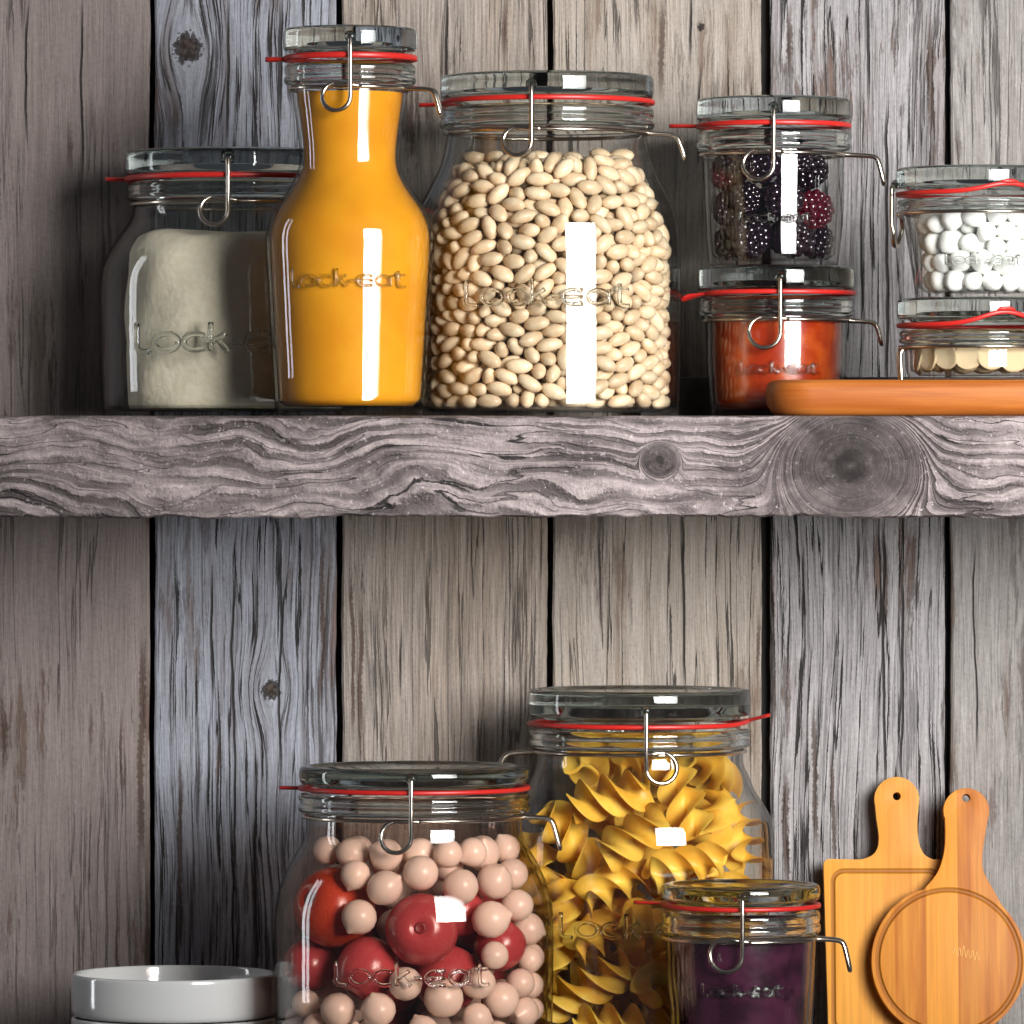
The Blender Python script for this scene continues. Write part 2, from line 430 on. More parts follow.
-2320,-358,981,-1,31,-75, 1833,-249,4727,-37,-70,60, 2331,-250,632,87,87,-4, -156,-2086,2845,-52,-39,-22, -2351,-274,3290,-77,50,-61,
2356,-249,3184,89,66,57, -1567,-945,4182,-76,90,-16, -2233,-201,3564,40,120,-13, -2342,-261,2445,-92,83,-26, -755,-1704,169,14,111,53,
-1140,-1815,2786,-40,-104,51, 2311,-249,151,-67,102,-27, 1839,-1130,2469,-125,-21,9, -1773,-1216,835,-50,64,-58, 2185,-569,1875,40,119,-19,
2280,-264,919,14,-15,-116, 2204,-486,1134,18,6,119, -2241,-495,424,48,117,-6, 2111,-802,1098,116,-46,-21, 2214,-391,403,8,13,121,
-2171,-556,149,30,-1,-5, 2186,-633,2592,2,-121,-27, 2111,-750,2125,-23,-122,27, -612,-1913,3201,86,-83,-12, -1841,-157,4557,-5,107,-63,
2299,-152,2217,-47,86,76, -2250,-460,1674,109,-22,-37, -1450,-1318,3950,57,113,8, 2319,-248,1869,-69,-82,62, -964,-168,4825,-113,-5,48,
2295,-200,1232,-57,-55,98, -2194,-502,1975,-1,-26,124, 2191,-452,2132,-52,6,-21, 1296,-1463,3795,-44,-18,-116, 369,-1904,785,40,-6,73,
-658,-1944,2517,29,-31,-78, -1881,-1132,2738,-23,34,-119, 1521,-1485,150,2,-11,27, 50,-1632,4561,45,100,60, 95,-1814,4087,36,25,48,
-2198,-449,3052,-61,0,-3, 2286,-228,2645,111,-48,-31, 93,-1242,4970,9,-27,-31, -2268,-208,160,33,99,67, 370,-1967,1701,-88,88,27,
-1178,-1740,867,-46,-35,110, -399,-1432,4440,-100,31,10, 1202,-1769,3379,14,-109,-41, -2232,-154,1592,-4,60,-111, -878,-1694,2288,-50,100,32,
-596,-1819,3489,25,-111,-56, -2185,-458,2251,-4,-10,-123, -1884,-916,3198,-107,-64,23, -2235,-156,2154,6,-24,125, 360,-1868,2602,-110,19,-12,
1179,-1389,4227,-114,-27,4, -219,-1740,4361,-1,6,127, 347,-657,4982,-9,15,120, 305,-1859,3769,10,-15,-120, -1509,-1449,624,-15,68,-106,
755,-1890,2511,-103,53,-16, 2157,-388,2418,-53,9,18, -503,-2004,2875,18,-59,47, 1401,-1574,1617,-80,-45,-78, -98,-1910,383,-120,-31,5,
-727,-1823,2000,70,23,44, -57,-476,4955,-76,44,-53, -1618,-1104,1381,18,-25,-123, 711,-1737,3635,-97,-25,37, 1572,-1150,149,27,0,1,
-422,-860,4905,18,-50,-112, -235,-1893,3557,104,52,-39, -891,-1636,4061,43,-17,-14, -1262,-1422,3709,31,-19,-4, -327,-1872,148,125,16,2,
1407,-1422,2095,45,-12,112, 50,-1950,648,-41,-30,53, -784,-1900,2835,97,-10,76, -424,-1907,927,-49,45,-59, 802,-1265,4856,56,60,97,
51,-1886,938,-15,-14,18, -2001,-163,4233,22,9,-125, 489,-1892,433,-39,35,-39, -895,-1718,3294,19,-19,28, 355,-1874,3160,-47,9,61,
1310,-1607,3019,-62,104,-38, -921,-1723,3605,-94,-67,-13, 817,-1783,386,38,7,-75, 983,-1783,3173,12,6,-53, -2237,-155,1283,-124,-2,-16,
757,-1560,4134,85,-91,-13, -156,-1942,1959,66,101,40, -268,-1908,659,46,-1,-110, 479,-1897,1991,18,-28,100, -657,-1807,1225,-67,18,71,
-296,-1854,3189,-41,54,40, -1166,-1615,3450,-71,103,22, -1288,-822,4804,-45,61,-70, -2230,-146,471,-6,111,60, 140,-1993,1218,42,-21,-70,
-1296,-1301,4210,51,-6,-42, -1379,-1423,2544,-125,-20,-8, -2070,-514,699,-75,9,-2, 179,-1866,3474,-5,-74,-98, -446,-1918,1429,55,34,82,
675,-1868,960,-39,24,-58, 508,-1733,4022,18,19,117, -1632,-1020,617,11,73,102, 1507,-813,4444,98,42,48, -2212,-214,1875,126,-7,-7,
1443,-1353,2777,-89,86,25, 1022,-1725,1376,-39,25,-56, 351,-1709,4313,-6,-68,-107, 923,-197,4923,-106,-28,32, 675,-1847,652,91,-34,-51,
408,-1890,1124,-44,-67,36, -938,-1677,1229,-91,62,-63, 1591,-301,4870,-89,66,-33, 792,-1803,2104,56,100,56, -624,-1860,1689,-84,-62,12,
-1477,-1154,149,52,112,28, 222,-1955,2880,-30,-59,88, -1185,-1592,2146,-51,-19,54, -1411,-1342,1487,79,24,-4, 1030,-1563,2267,-47,82,-81,
3,-1919,3217,-109,-33,56, -577,-1888,686,88,-91,6, -1103,-1562,613,26,52,-110, -930,-1642,3003,54,-20,3, 1712,-797,163,64,36,31,
-220,-1332,4785,-47,85,34, -119,-1959,1417,40,9,-73, 730,-1767,1532,122,-18,28, 1837,-766,3948,-45,42,-106, 1678,-1222,653,-67,104,-9,
-1492,-1136,2443,-45,-93,-74, 1138,-1489,3533,22,13,42, -1802,-751,786,-108,-56,23, 1215,-1403,283,81,38,24, -1039,-1015,4127,44,-117,-20,
-890,-1302,4100,17,16,-123, -1487,-1493,3367,68,-67,23, 1282,-1647,2435,-39,101,-9, -1336,-1438,338,116,21,30, 1805,-999,1769,-116,25,-4,
-334,-1940,1720,43,59,52, -1349,-1358,1924,20,69,45, -1014,-1731,355,-65,108,10, -1319,-1070,4472,-111,45,-8, -863,-1863,574,-80,69,6,
-1632,-914,1004,14,17,109, -1558,-1317,2164,33,-63,-39, 533,-1893,2884,-23,-24,80, -1587,-1137,1691,35,11,-119, -1478,-684,4482,38,-61,-18,
-1406,-412,4711,26,10,-58, 1600,-371,4458,1,96,36, 204,-1957,2333,-52,44,-87, -1218,-1517,1673,-115,-34,-28, 322,-1417,4449,72,-10,-33,
-251,-1870,1165,21,8,-31, 1390,-1047,3874,46,-107,-50, -1138,-1619,2458,-57,68,-86, 160,-1928,1996,7,51,-59, 548,-1244,4336,-115,51,13,
-484,-1806,2282,-23,-5,-16, -77,-1967,2237,20,-9,92, -5,-1448,4324,-101,70,18, -1218,-1564,1330,-114,-49,27, 1418,-1375,775,-31,-48,101,
-546,-1477,4159,53,-16,-85, 804,-1495,4458,-69,52,19, -1602,-1227,415,6,119,-43, -82,-1635,3861,0,0,112, -813,-1677,895,-59,13,-21,
1611,-1368,1327,29,-114,-45, 1086,-1511,1612,-12,-89,-66, -1186,-1433,920,-91,-15,-66, -1480,-1259,875,-57,33,-105, 1583,-1152,941,-21,-53,92,
-1923,-943,1143,-46,28,-68, -353,-1832,2675,-63,-50,-46, -927,-1614,2683,109,-20,-35, 1388,-1291,1589,54,49,-99, -1721,-714,3940,-41,37,114,
-1486,-1224,3510,25,1,124, 749,-588,4885,-9,-31,-101, 1896,-418,155,-25,101,-71, -594,-608,4910,24,-88,-67, -843,-908,4777,-27,-78,-96,
612,-1093,4108,-4,-34,112, -1540,-1325,3016,23,-13,28, 897,-947,4689,-24,59,57, 49,-1193,4655,37,-12,-103, 1423,-1358,1083,2,-21,107,
637,-1795,3350,-2,9,-116, 1712,-1058,2868,-124,2,26, 725,-1717,1831,-2,61,-109, 1591,-1081,2275,-111,32,51, -1669,-1045,3361,43,28,19,
15,-1947,1700,-55,-114,-3, 1504,-1140,1948,1,17,-120, 1169,-1459,1922,-115,-36,40, 1574,-672,4175,-81,-82,19, 1635,-1022,3456,-11,-118,-17,
-1349,-846,4026,73,89,45, 824,-1681,2859,-41,-62,7, -1184,-1596,155,-44,94,-66, 1483,-1307,3442,-44,-85,74, 378,-1082,4886,-117,26,-1,
273,-1397,4758,24,-103,-69, 1861,-884,1394,-64,62,32, -1664,-835,1657,-42,80,4, -923,-1343,4392,5,93,86, -1719,-985,1967,-79,7,-4,
908,-1642,815,83,-41,48, 823,-1749,1168,40,61,104, 1220,-1038,4666,-114,-38,36, 78,-833,4830,-115,-1,17, -229,-1543,4130,16,-1,-69,
1796,-772,2781,41,25,-35, 2165,-169,2948,33,11,15, 536,-1879,2294,112,-48,-33, 1862,-418,3973,10,-113,-38, -1756,-640,3379,-100,50,-55,
1038,-695,4920,-99,-71,17, 1134,-1508,2741,-48,28,71, 1502,-1111,440,-99,-41,34, -1902,-250,146,20,30,102, 1103,-1537,583,35,-26,18,
-1872,-750,495,106,62,24, -1887,-234,723,64,-35,-46, 2035,-272,667,-84,76,-43, 1792,-487,566,54,72,35, 1767,-872,836,-52,13,-5,
-1812,-1004,226,-15,105,-34, -1868,-291,430,-28,-23,77, 485,-473,4713,-10,-85,-7, 1795,-866,504,-64,-70,83, 1874,-151,290,-60,-61,-46,
1985,-673,346,72,-51,-73, -193,-1170,4150,2,109,59, 324,-225,4582,-115,-49,11, -1974,-330,3368,-111,-39,-7, -1081,-615,4112,-4,-8,-36,
1215,-184,4386,-123,26,12, -834,-141,4175,89,14,-14, 724,-1002,3861,0,0,-33, 332,-998,3876,-57,-107,39, 2066,-488,3019,64,-14,-99,
-2058,-256,2808,63,90,49, 903,-565,4106,43,-8,-38, -140,-157,4141,27,-14,3, -1974,-141,3882,43,79,-79, 321,-1371,4135,-63,102,-41,
-587,-654,4145,124,3,4, -1100,-341,4312,-8,-39,112, -1708,-767,2746,13,56,76, 1351,-178,4102,8,-7,125, 1847,-262,3146,87,69,48,
-1898,-451,2588,43,-49,-107, 1642,-898,2568,106,50,-49, -345,-1292,3872,18,-125,2, -1116,-1161,3866,-5,-122,36, -1097,-805,3871,46,112,31,
260,-314,4106,8,-5,98, 258,-1491,3866,-30,-21,71, -745,-755,3889,-96,-67,43, -414,-166,3893,18,-118,39, 1191,-1467,3234,31,-36,-117,
1886,-574,3641,-7,31,-122, -754,-1450,3870,34,122,-4, 992,-599,4389,74,-95,-36, 1065,-1145,4086,-15,-126,-9, -422,-871,4335,-102,46,1,
-806,-265,4460,113,-22,-38, -1855,-438,3938,60,90,-22, 1789,-727,3376,80,-65,-1, 167,-577,4347,74,56,49, -49,-892,4258,-31,-109,19,
-1493,-482,4169,-116,5,-33, 185,-1110,4308,8,44,15, -1056,-453,3867,-115,42,-12, -1470,-486,3870,125,-18,12, 1445,-1247,3118,33,-26,-120,
1755,-159,4187,-29,-99,-72, 1487,-385,3867,9,35,119, -1201,-1445,3205,56,112,19, 674,-205,4028,-70,37,-26, 1463,-699,3884,8,-73,103,
940,-1376,3871,45,-113,-31, -256,-793,4051,119,29,8, 21,-261,4404,13,-3,-114, 74,-1246,3961,10,54,-101, -1496,-1178,2765,-27,-40,89,
-1858,-237,3059,-43,6,93, 1071,-151,3882,-6,-104,-73, -71,-534,3861,0,0,115, -594,-1073,3867,33,13,44, 1833,-453,2773,48,26,-80,
1291,-870,4131,64,106,21, 198,-580,4677,41,25,-63, 326,-1037,4588,-66,54,-57, -1580,-171,4194,-97,-36,-8, 794,-1046,4367,-37,-115,-39,
-1235,-782,4322,-53,-72,51, -6,-252,4696,-62,-52,53, -365,-538,4381,-114,46,-1, -785,-586,4436,-87,19,6, 1706,-1063,3740,-104,-63,15,
1387,-222,4630,49,-117,10, 1738,-150,3872,-72,11,8, 1091,-871,3879,74,-73,-56, -29,-1873,2639,31,-80,50, 34,-217,3877,98,-40,-26,
1652,-882,3135,79,56,17, -1658,-1046,3023,-98,-28,-8, -1959,-143,2543,-89,-16,-18, 744,-644,3863,0,1,-44, 584,-1387,3866,25,-26,-88,
-435,-566,3866,-28,-23,76, -1849,-232,2261,-86,-65,67, 1075,-455,3875,-18,-102,72, 1364,-1264,2496,91,14,59, 419,-250,3866,102,-67,-20,
337,-621,3866,-47,-112,33, -114,-988,3866,-2,122,-36, -901,-165,3868,31,-2,-9, 1794,-569,2371,7,57,-65, 985,-1703,2589,110,-59,13,
-1593,-985,3790,-10,-29,64, -1557,-163,3875,15,-103,-72, -1687,-954,2257,-99,-69,29, -1779,-676,2418,94,78,-27, 1906,-141,2719,-78,45,45,
-1081,-746,4592,-77,-99,-18, 693,-266,4480,73,-81,-49, 732,-671,4551,-40,112,-9, -870,-962,4382,66,-105,-26, -602,-329,4664,-73,-101,-16,
-205,-1108,4460,-116,-44,-14, -1150,-253,4615,-60,-90,50, -952,-1654,1903,-56,97,16, -1823,-388,1938,72,83,57, -1265,-1450,2882,-48,-17,-100,
-1824,-548,2935,-69,76,-70, 938,-226,4224,-59,37,-99, 524,-578,4112,52,-62,-75, 461,-257,4316,13,23,75, -482,-303,4189,37,-20,99,
2053,-165,3400,38,53,-44, 1941,-169,2016,-16,30,24, 1789,-687,1752,112,-10,48, 1766,-862,2057,31,28,120, 1928,-190,2337,-35,63,-102,
-1935,-669,1732,-70,15,-104, -1840,-700,2079,59,13,-20, -1857,-251,1630,-50,29,-93, 1823,-457,1960,-47,46,86, 2059,-629,1600,74,-99,-23,
285,-1857,1463,-3,-124,-20, -913,-1648,1556,121,-19,18, -1735,-729,1263,-26,-17,-85, -1997,-530,1360,-58,93,15, -609,-1094,4466,-76,-87,9,
-839,-527,4764,-84,92,13, 597,-158,4783,124,3,-20, 1171,-1013,4368,4,-33,112, 618,-1156,4631,-69,-57,52, 971,-260,4623,18,-3,-106,
524,-813,4750,-9,78,71, -70,-686,4561,-34,1,-88, -356,-158,4834,-4,-122,-25, 1041,-1263,4520,-10,-125,0, 1311,-580,4395,72,-87,-55,
-333,-1052,4711,36,-45,-110, -1425,-249,4479,19,15,-90, 1951,-177,1690,20,-42,-117, 1797,-534,1467,-8,-59,56, 1639,-1095,1528,-125,19,11,
-1847,-249,1286,-72,83,-24, 1616,-1070,1239,-121,-2,21, 411,-769,4369,74,56,67, 775,-835,4148,-24,-110,25, 200,-774,4090,-22,-23,114,
-401,-1705,3863,-12,-46,76, -1252,-207,4064,-113,-43,7, 1898,-432,3394,33,10,116, 1255,-467,4144,-28,-120,-23, -621,-1022,4158,-94,45,-33,
1156,-1496,1210,-23,114,37, 2081,-264,1425,91,-85,-22, -1858,-492,992,-27,28,-104, 1224,-1538,913,48,-34,-65, -1392,-1282,1167,-50,44,-62,
1855,-267,1252,-13,17,-92, 1745,-699,1108,-16,-15,83, -1980,-142,1023,-4,-89,-91, 1902,-216,936,91,-64,2, 1912,-568,869,0,28,106,
-1011,-1122,4643,-19,-120,-29, -493,-734,4639,20,124,18, -276,-493,4714,25,-59,-46, 1122,-649,4633,16,-19,92, 216,-240,4916,29,26,107,
1422,-623,4705,-26,35,-95, -1706,-410,4436,97,-2,79, 1265,-246,4903,-68,104,0, -1792,-648,205,76,13,78, -748,-407,4027,62,41,-19,
-1878,-549,3614,-72,97,-38, -359,-154,4514,7,111,61, -119,-469,4141,-17,115,-50, -2157,-155,3101,20,-50,9, -683,-1267,4699,8,-37,69], float).reshape(-1, 6)
# ------------------------------------------------------------------ the setting
YW = 0.125
CLEAR = mat_clear('jar_glass')
GLASS = mat_solid_glass('lid_glass', (.83, .86, .85))
RIMG = mat_solid_glass('rim_glass', (.95, .97, .96), .01)
EMB = mat_solid_glass('embossed_glass', (.97, .98, .97), .03)
METAL = mat_metal()
RUBBER = NB('red_rubber').pbr((.44, .016, .012), .38, Specular_IOR_Level=.45)

def X(px): return wx(px, YW)
def Z(py): return wz(py, YW)
edges = [-420, -235, -66, 152, 339, 550, 766, 948, 1165, 1330]
warm = ((0.273, 0.228, 0.201), (0.188, 0.156, 0.139))
def SPL(l): return [(X(a_), Z(t_), Z(b_), w_ * S, k_) for a_, t_, b_, w_, k_ in l]
GAPS = dict(zip(edges, (6, 6, 6, 5.5, 6, 6, 9, 6, 6, 6)))
pm = [
    plank_mat('plank_a', X(-420), X(-235), *warm, 61.0),
    plank_mat('plank_b', X(-235), X(-66), (0.222, 0.217, 0.231), (0.144, 0.139, 0.149), 71.0),
    plank_mat('plank_c', X(-66), X(152), (0.234, 0.195, 0.182), (0.172, 0.143, 0.133), 3.0, fibre=.34, lines=.10, cracks=.35, flakes=.62, splits=SPL([(82, -5, 190, 1.5, 0), (70, 115, 180, 3.5, 1), (27, -5, 150, 1.5, 0), (142, 630, 870, 4.5, 1), (90, 700, 760, 2.5, 1), (120, 700, 790, 2.0, 1), (118, 900, 990, 2.0, 1), (3, 690, 780, 3.5, 1)]), wob=.003),
    plank_mat('plank_d', X(152), X(339), (0.301, 0.318, 0.367), (0.176, 0.175, 0.197), 14.0, fibre=.55, lines=.85, cracks=1.0, flakes=.55,
              knots=[(X(188), Z(48), .0062), (X(271), Z(690), .0042)], splits=SPL([(228, -5, 155, 1.7, 0), (280, -10, 130, 3.0, 0), (233, 560, 1000, 1.5, 0), (280, 520, 780, 1.5, 0), (212, 560, 700, 1.6, 0), (217, 735, 800, 3., 1), (180, 760, 960, 3.0, 1), (322, 520, 720, 3.0, 1), (176, 90, 140, 5., 1)]), wob=.006),
    plank_mat('plank_e', X(339), X(550), (0.306, 0.265, 0.235), (0.216, 0.173, 0.139), 25.5, fibre=.60, lines=.28, cracks=.45, flakes=.80, splits=SPL([(447, -20, 120, 1.7, 0), (401, 620, 700, 1.3, 0), (352, 560, 745, 2.6, 1), (383, 720, 750, 4.0, 1), (428, 560, 640, 2.0, 1), (505, -10, 70, 4.0, 1), (360, 600, 750, 3., 1)]), wob=.003),
    plank_mat('plank_f', X(550), X(766), (0.340, 0.300, 0.265), (0.261, 0.222, 0.183), 36.0, fibre=.46, lines=.14, cracks=.55, flakes=.45, splits=SPL([(690, -20, 70, 1.5, 0), (700, 60, 150, 1.5, 0), (683, 510, 700, 1.5, 0), (662, -10, 110, 4, 1), (757, 600, 690, 2.5, 1)]), wob=.003,
              knots=[(X(701), Z(27), .0016)]),
    plank_mat('plank_g', X(766), X(948), (0.346, 0.330, 0.333), (0.222, 0.208, 0.212), 47.0, fibre=.55, lines=.45, cracks=1.05, flakes=.72, splits=SPL([(868, -20, 110, 1.9, 0), (887, 95, 400, 1.9, 0), (862, 180, 330, 1.5, 0), (884, 510, 800, 1.7, 0), (902, 560, 790, 1.5, 0), (858, 515, 600, 1.7, 0), (815, 700, 860, 3.5, 1), (833, 740, 880, 2.6, 1), (786, 760, 900, 4.5, 1), (790, -5, 90, 4, 1), (930, 10, 150, 4, 1)]), wob=.005),
    plank_mat('plank_h', X(948), X(1165), (0.306, 0.288, 0.273), (0.235, 0.215, 0.201), 58.0, fibre=.50, lines=.22, cracks=.40, flakes=.48, splits=SPL([(958, 120, 170, 4, 1), (975, 540, 760, 1.1, 0)]), wob=.003),
    plank_mat('plank_i', X(1165), X(1330), *warm, 88.0),
]
backing = NB('wall_backing').pbr((.012, .011, .010), .9)
mb = MB()
zt, zb = Z(-330), Z(1290)
for i, (a, b_) in enumerate(zip(edges, edges[1:])):
    n = 170
    rows = []
    dy = RNG.uniform(-.0012, .0008)
    ra = np.cumsum(RNG.normal(0, .45, n + 1)); rb = np.cumsum(RNG.normal(0, .45, n + 1))
    ra -= np.convolve(ra, np.ones(25) / 25, 'same'); rb -= np.convolve(rb, np.ones(25) / 25, 'same')
    vs = []
    for k in range(n + 1):
        z = zb + (zt - zb) * k / n
        xl = X(a + GAPS[a] / 2 + ra[k] * .6); xr = X(b_ - GAPS[b_] / 2 + rb[k] * .6)
        y0 = YW + dy
        e = .0011
        vs += [(xl, y0 + .012, z), (xl, y0 + e, z), (xl + e, y0, z), (xr - e, y0, z), (xr, y0 + e, z), (xr, y0 + .012, z)]
    fs = []
    for k in range(n):
        for q in range(5):
            fs.append((k * 6 + q, k * 6 + q + 1, (k + 1) * 6 + q + 1, (k + 1) * 6 + q))
    mb.add(vs, fs, i)
r = rbox(X(-430), X(1340), YW + .010, YW + .022, zb, zt, .001, 1)
mb.add(r.v, r.f, len(pm))
wall = mb.build('wall_back', pm + [backing], sharp=30)
tag(wall, kind='structure')

# shelves -------------------------------------------------------------------
YF = -.097                                   # front face of the shelves
ZS = wz(415.6, YF)                           # upper shelf top
ZU = wz(517.5, YF)                           # upper shelf underside
ZL = wz(1036, YW) - .0                       # lower shelf top (below the frame)
def shelf(name, label, ztop, zbot, knots, seed):
    nx, nz = 420, 26
    x0, x1 = X(-300), X(1300)
    mb = MB(); vs = []; fs = []
    rt = np.convolve(RNG.normal(0, 1, nx + 9), np.ones(5) / 5, 'same')
    rbt = np.convolve(RNG.normal(0, 1, nx + 9), np.ones(9) / 9, 'same')
    for i in range(nx + 1):
        x = x0 + (x1 - x0) * i / nx
        t = ztop - abs(rt[i]) * .0004; bt = zbot + rbt[i] * .0016
        col = [(x, YW, ztop), (x, YF + .004, ztop), (x, YF + .0012, t - .0003)]
        for k in range(nz + 1):
            z = t - .0012 + (bt + .001 - t + .0012) * k / nz
            w = .0007 * math.sin(x * 70 + math.sin(z * 160) * 2) + .0005 * math.sin(x * 260 + z * 420)
            col.append((x, YF + w, z))
        col += [(x, YF + .002, bt), (x, YW, zbot)]
        vs += col
    m = len(col)
    for i in range(nx):
        for k in range(m - 1):
            fs.append((i * m + k, i * m + k + 1, (i + 1) * m + k + 1, (i + 1) * m + k))
        fs.append((i * m + m - 1, i * m, (i + 1) * m, (i + 1) * m + m - 1))
    fs.append(tuple(range(m))); fs.append(tuple(nx * m + k for k in range(m))[::-1])
    mb.add(vs, fs)
    o = mb.build(name, shelf_mat(name + '_wood', knots, seed), sharp=50)
    return tag(o, label, 'shelf')
XF = lambda px: wx(px, YF)
ZF = lambda py: wz(py, YF)
shelf('wooden_shelf', 'thick rough grey weathered wooden shelf carrying the upper jars', ZS, ZU,
      [(XF(850), ZF(466), .018, 1.0, .85), (XF(660), ZF(460), .0045, 1., .8)], 2.0)
shelf('wooden_shelf', 'lower grey weathered wooden shelf carrying the pasta jar and the white dishes', ZL, ZL - .050,
      [(XF(300), ZF(1100), .03, 1.0, .5)], 9.0)

# ------------------------------------------------------------------ jars
def wrap(u, R, z): return (u, -math.sqrt(max(R * R - u * u, 1e-9)), z)

def arcpts(cx, cy, r, a0, a1, n):
    return [(cx + r * math.cos(math.radians(a0 + (a1 - a0) * i / n)), cy + r * math.sin(math.radians(a0 + (a1 - a0) * i / n))) for i in range(n + 1)]
def glyphs():
    G = [('L', [[(0, 1.55), (0, .25), (.08, .06), (.22, 0), (.48, 0)]], .62),
         ('o', [arcpts(.5, .5, .46, 0, 360, 20)], 1.12),
         ('c', [arcpts(.5, .5, .46, 48, 312, 15)], 1.0),
         ('k', [[(.06, 1.55), (.06, 0)], [(.62, .98), (.10, .48)], [(.30, .62), (.70, 0)]], .84),
         ('-', [[(0, .5), (.36, .5)]], .50),
         ('e', [arcpts(.5, .5, .46, 40, 320, 15), [(.10, .5), (.90, .5)], [(.5, .96), (.92, .96)], [(.5, .04), (.92, .04)]], 1.10),
         ('a', [arcpts(.46, .5, .44, 0, 360, 20), [(.92, .98), (.92, 0)]], 1.12),
         ('t', [[(.26, 1.35), (.26, .22), (.34, .05), (.5, 0), (.66, 0)], [(0, 1.0), (.62, 1.0)]], .66)]
    out = []; x = 0
    for c, st, adv in G:
        for s in st: out.append([(px + x, py) for px, py in s])
        x += adv
    return out, x
def dens(p, n=4):
    q = []
    for a, b in zip(p, p[1:]):
        for i in range(n): q.append((a[0] + (b[0] - a[0]) * i / n, a[1] + (b[1] - a[1]) * i / n))
    return q + [p[-1]]

class Jar: pass
def jar(label, cx, y, zsup, prof, lid, gask, rim, t=4.5, tb=7, clasp=None, lever=None, text=None, tab=None, above=False, group='clip-top glass jars', neck_wire=True, rin_min=None, name='clip_top_jar'):
    """prof (half width px, py) bottom to top; lid (R, top, bottom); gask (py, half height); rim (R, top, bottom)"""
    j = Jar(); s = sc(y); j.s = s; j.y = y; j.cx = cx
    R = lid[0] * s
    loc = (wx(cx, y), y, zsup); j.loc = loc
    j.root = thing(name, label, 'jar', loc, group)
    ax = lambda py: wz(py, y) - zsup                    # silhouette heights
    fr = lambda py: wz(py, y - R * .85) - zsup          # heights read off the front
    tp = (lambda py: wz(py, y + R * .95) - zsup) if above else fr
    j.ax, j.fr = ax, fr
    # outer wall
    zr0 = fr(rim[2])
    grow = 3.2 if max(q[0] for q in prof) > 100 else 2.0
    p = [((a + grow * (b > rim[2] + 22)) * s, max(0.0, ax(b))) for a, b in prof]
    base_r = p[0][0]
    p = [(base_r - 6 * s, 0.0), (base_r - 1.5 * s, .6 * s)] + [(base_r, 4 * s)] + p[1:]
    p = [q for i, q in enumerate(p) if i < 3 or 5 * s < q[1] < zr0 - 3 * s] + [(p[-1][0], zr0)]
    outer = chaikin(p, 3)
    zz = [q[1] for q in outer]; rr = [q[0] for q in outer]
    rout = lambda z: float(np.interp(z, zz, rr)); j.rout = rout
    tt, tbm = t * s, tb * s
    j.tb = tbm
    j.rin = lambda z: rout(max(z, tbm)) - tt
    inner = [(j.rin(tbm) * .93, tbm)] + [(j.rin(z), z) for z in np.linspace(tbm + 5 * s, zr0, 46)]
    inner = [(0, tbm)] + [(inner[0][0] * f, tbm) for f in (.5, .97)] + inner[1:]
    full = [(0, .8 * s), (base_r * .75, .8 * s), (base_r - 9 * s, 0)] + outer + inner[::-1]
    body = lathe(full, 112).build('glass_body', CLEAR, j.root, sharp=50)
    # neck rim of solid glass
    Rr = rim[0] * s; zr1 = fr(rim[1]); ri = min(outer[-1][0] - tt, (lid[0] - 13) * s)
    e = 2.2 * s; h = zr1 - zr0
    rp = [(ri, zr0 + .0001), (ri + .6 * (Rr - ri), zr0 + .0001), (Rr - e, zr0 + h * .05), (Rr, zr0 + h * .16), (Rr, zr0 + h * .36), (Rr - 1.6 * s, zr0 + h * .46),
          (Rr - 1.6 * s, zr0 + h * .54), (Rr - .4 * s, zr0 + h * .62), (Rr - .4 * s, zr0 + h * .86), (Rr - e, zr1), (ri + e, zr1), (ri, zr1 - e)]
    lathe(chaikin(rp, 1, True), 192, closed=True).build('neck_rim', RIMG, j.root, sharp=60)
    # lid
    zl1 = tp(lid[1]); zl0 = fr(lid[2]); H = zl1 - zl0; j.ltop = zsup + zl1
    lp = [(0, zl1 - 3.5 * s), (R - 17 * s, zl1 - 3.5 * s), (R - 13 * s, zl1 - 2 * s), (R - 10 * s, zl1 - .2 * s), (R - 4 * s, zl1), (R - 1 * s, zl1 - 2 * s), (R, zl1 - 5.5 * s),
          (R, zl0 + 5 * s), (R - 1.2 * s, zl0 + .6 * s), (R - 4 * s, zl0), (R - 11 * s, zl0), (R - 13.5 * s, zl0 - 2 * s), (R - 16 * s, zl0 - 4 * s), (R - 22 * s, zl0 - 4 * s), (R - 26 * s, zl0 + 2 * s), (R - 34 * s, zl0 + H * .38), (0, zl0 + H * .42)]
    lidc = [lp[0]] + chaikin(lp[1:-1], 2) + [lp[-1]]
    lo = lathe(lidc, 224).build('lid', GLASS, j.root, sharp=60)
    # rubber ring with its pull tab
    zg = fr(gask[0]); gh = gask[1] * s; Rg = max(Rr, R) + .8 * s
    ta = math.radians(tab[0]) if tab else 0; lift = tab[2] * s if tab else 0; tl = tab[1] * s if tab else 0
    lift_w = math.radians(tab[3]) if tab and len(tab) > 3 else .25
    def gfn(q, a):
        dd = (a - ta + PI) % (2 * PI) - PI
        k = math.exp(-(dd / lift_w) ** 2) if tab else 0
        return (q[0], q[1], q[2] + lift * k)
    gp = [(Rg - 8 * s, zg - gh * .7), (Rg - 1 * s, zg - gh), (Rg, zg), (Rg - 1 * s, zg + gh), (Rg - 8 * s, zg + gh * .7)]
    gm = lathe(chaikin(gp, 1, True), 112, True, gfn)
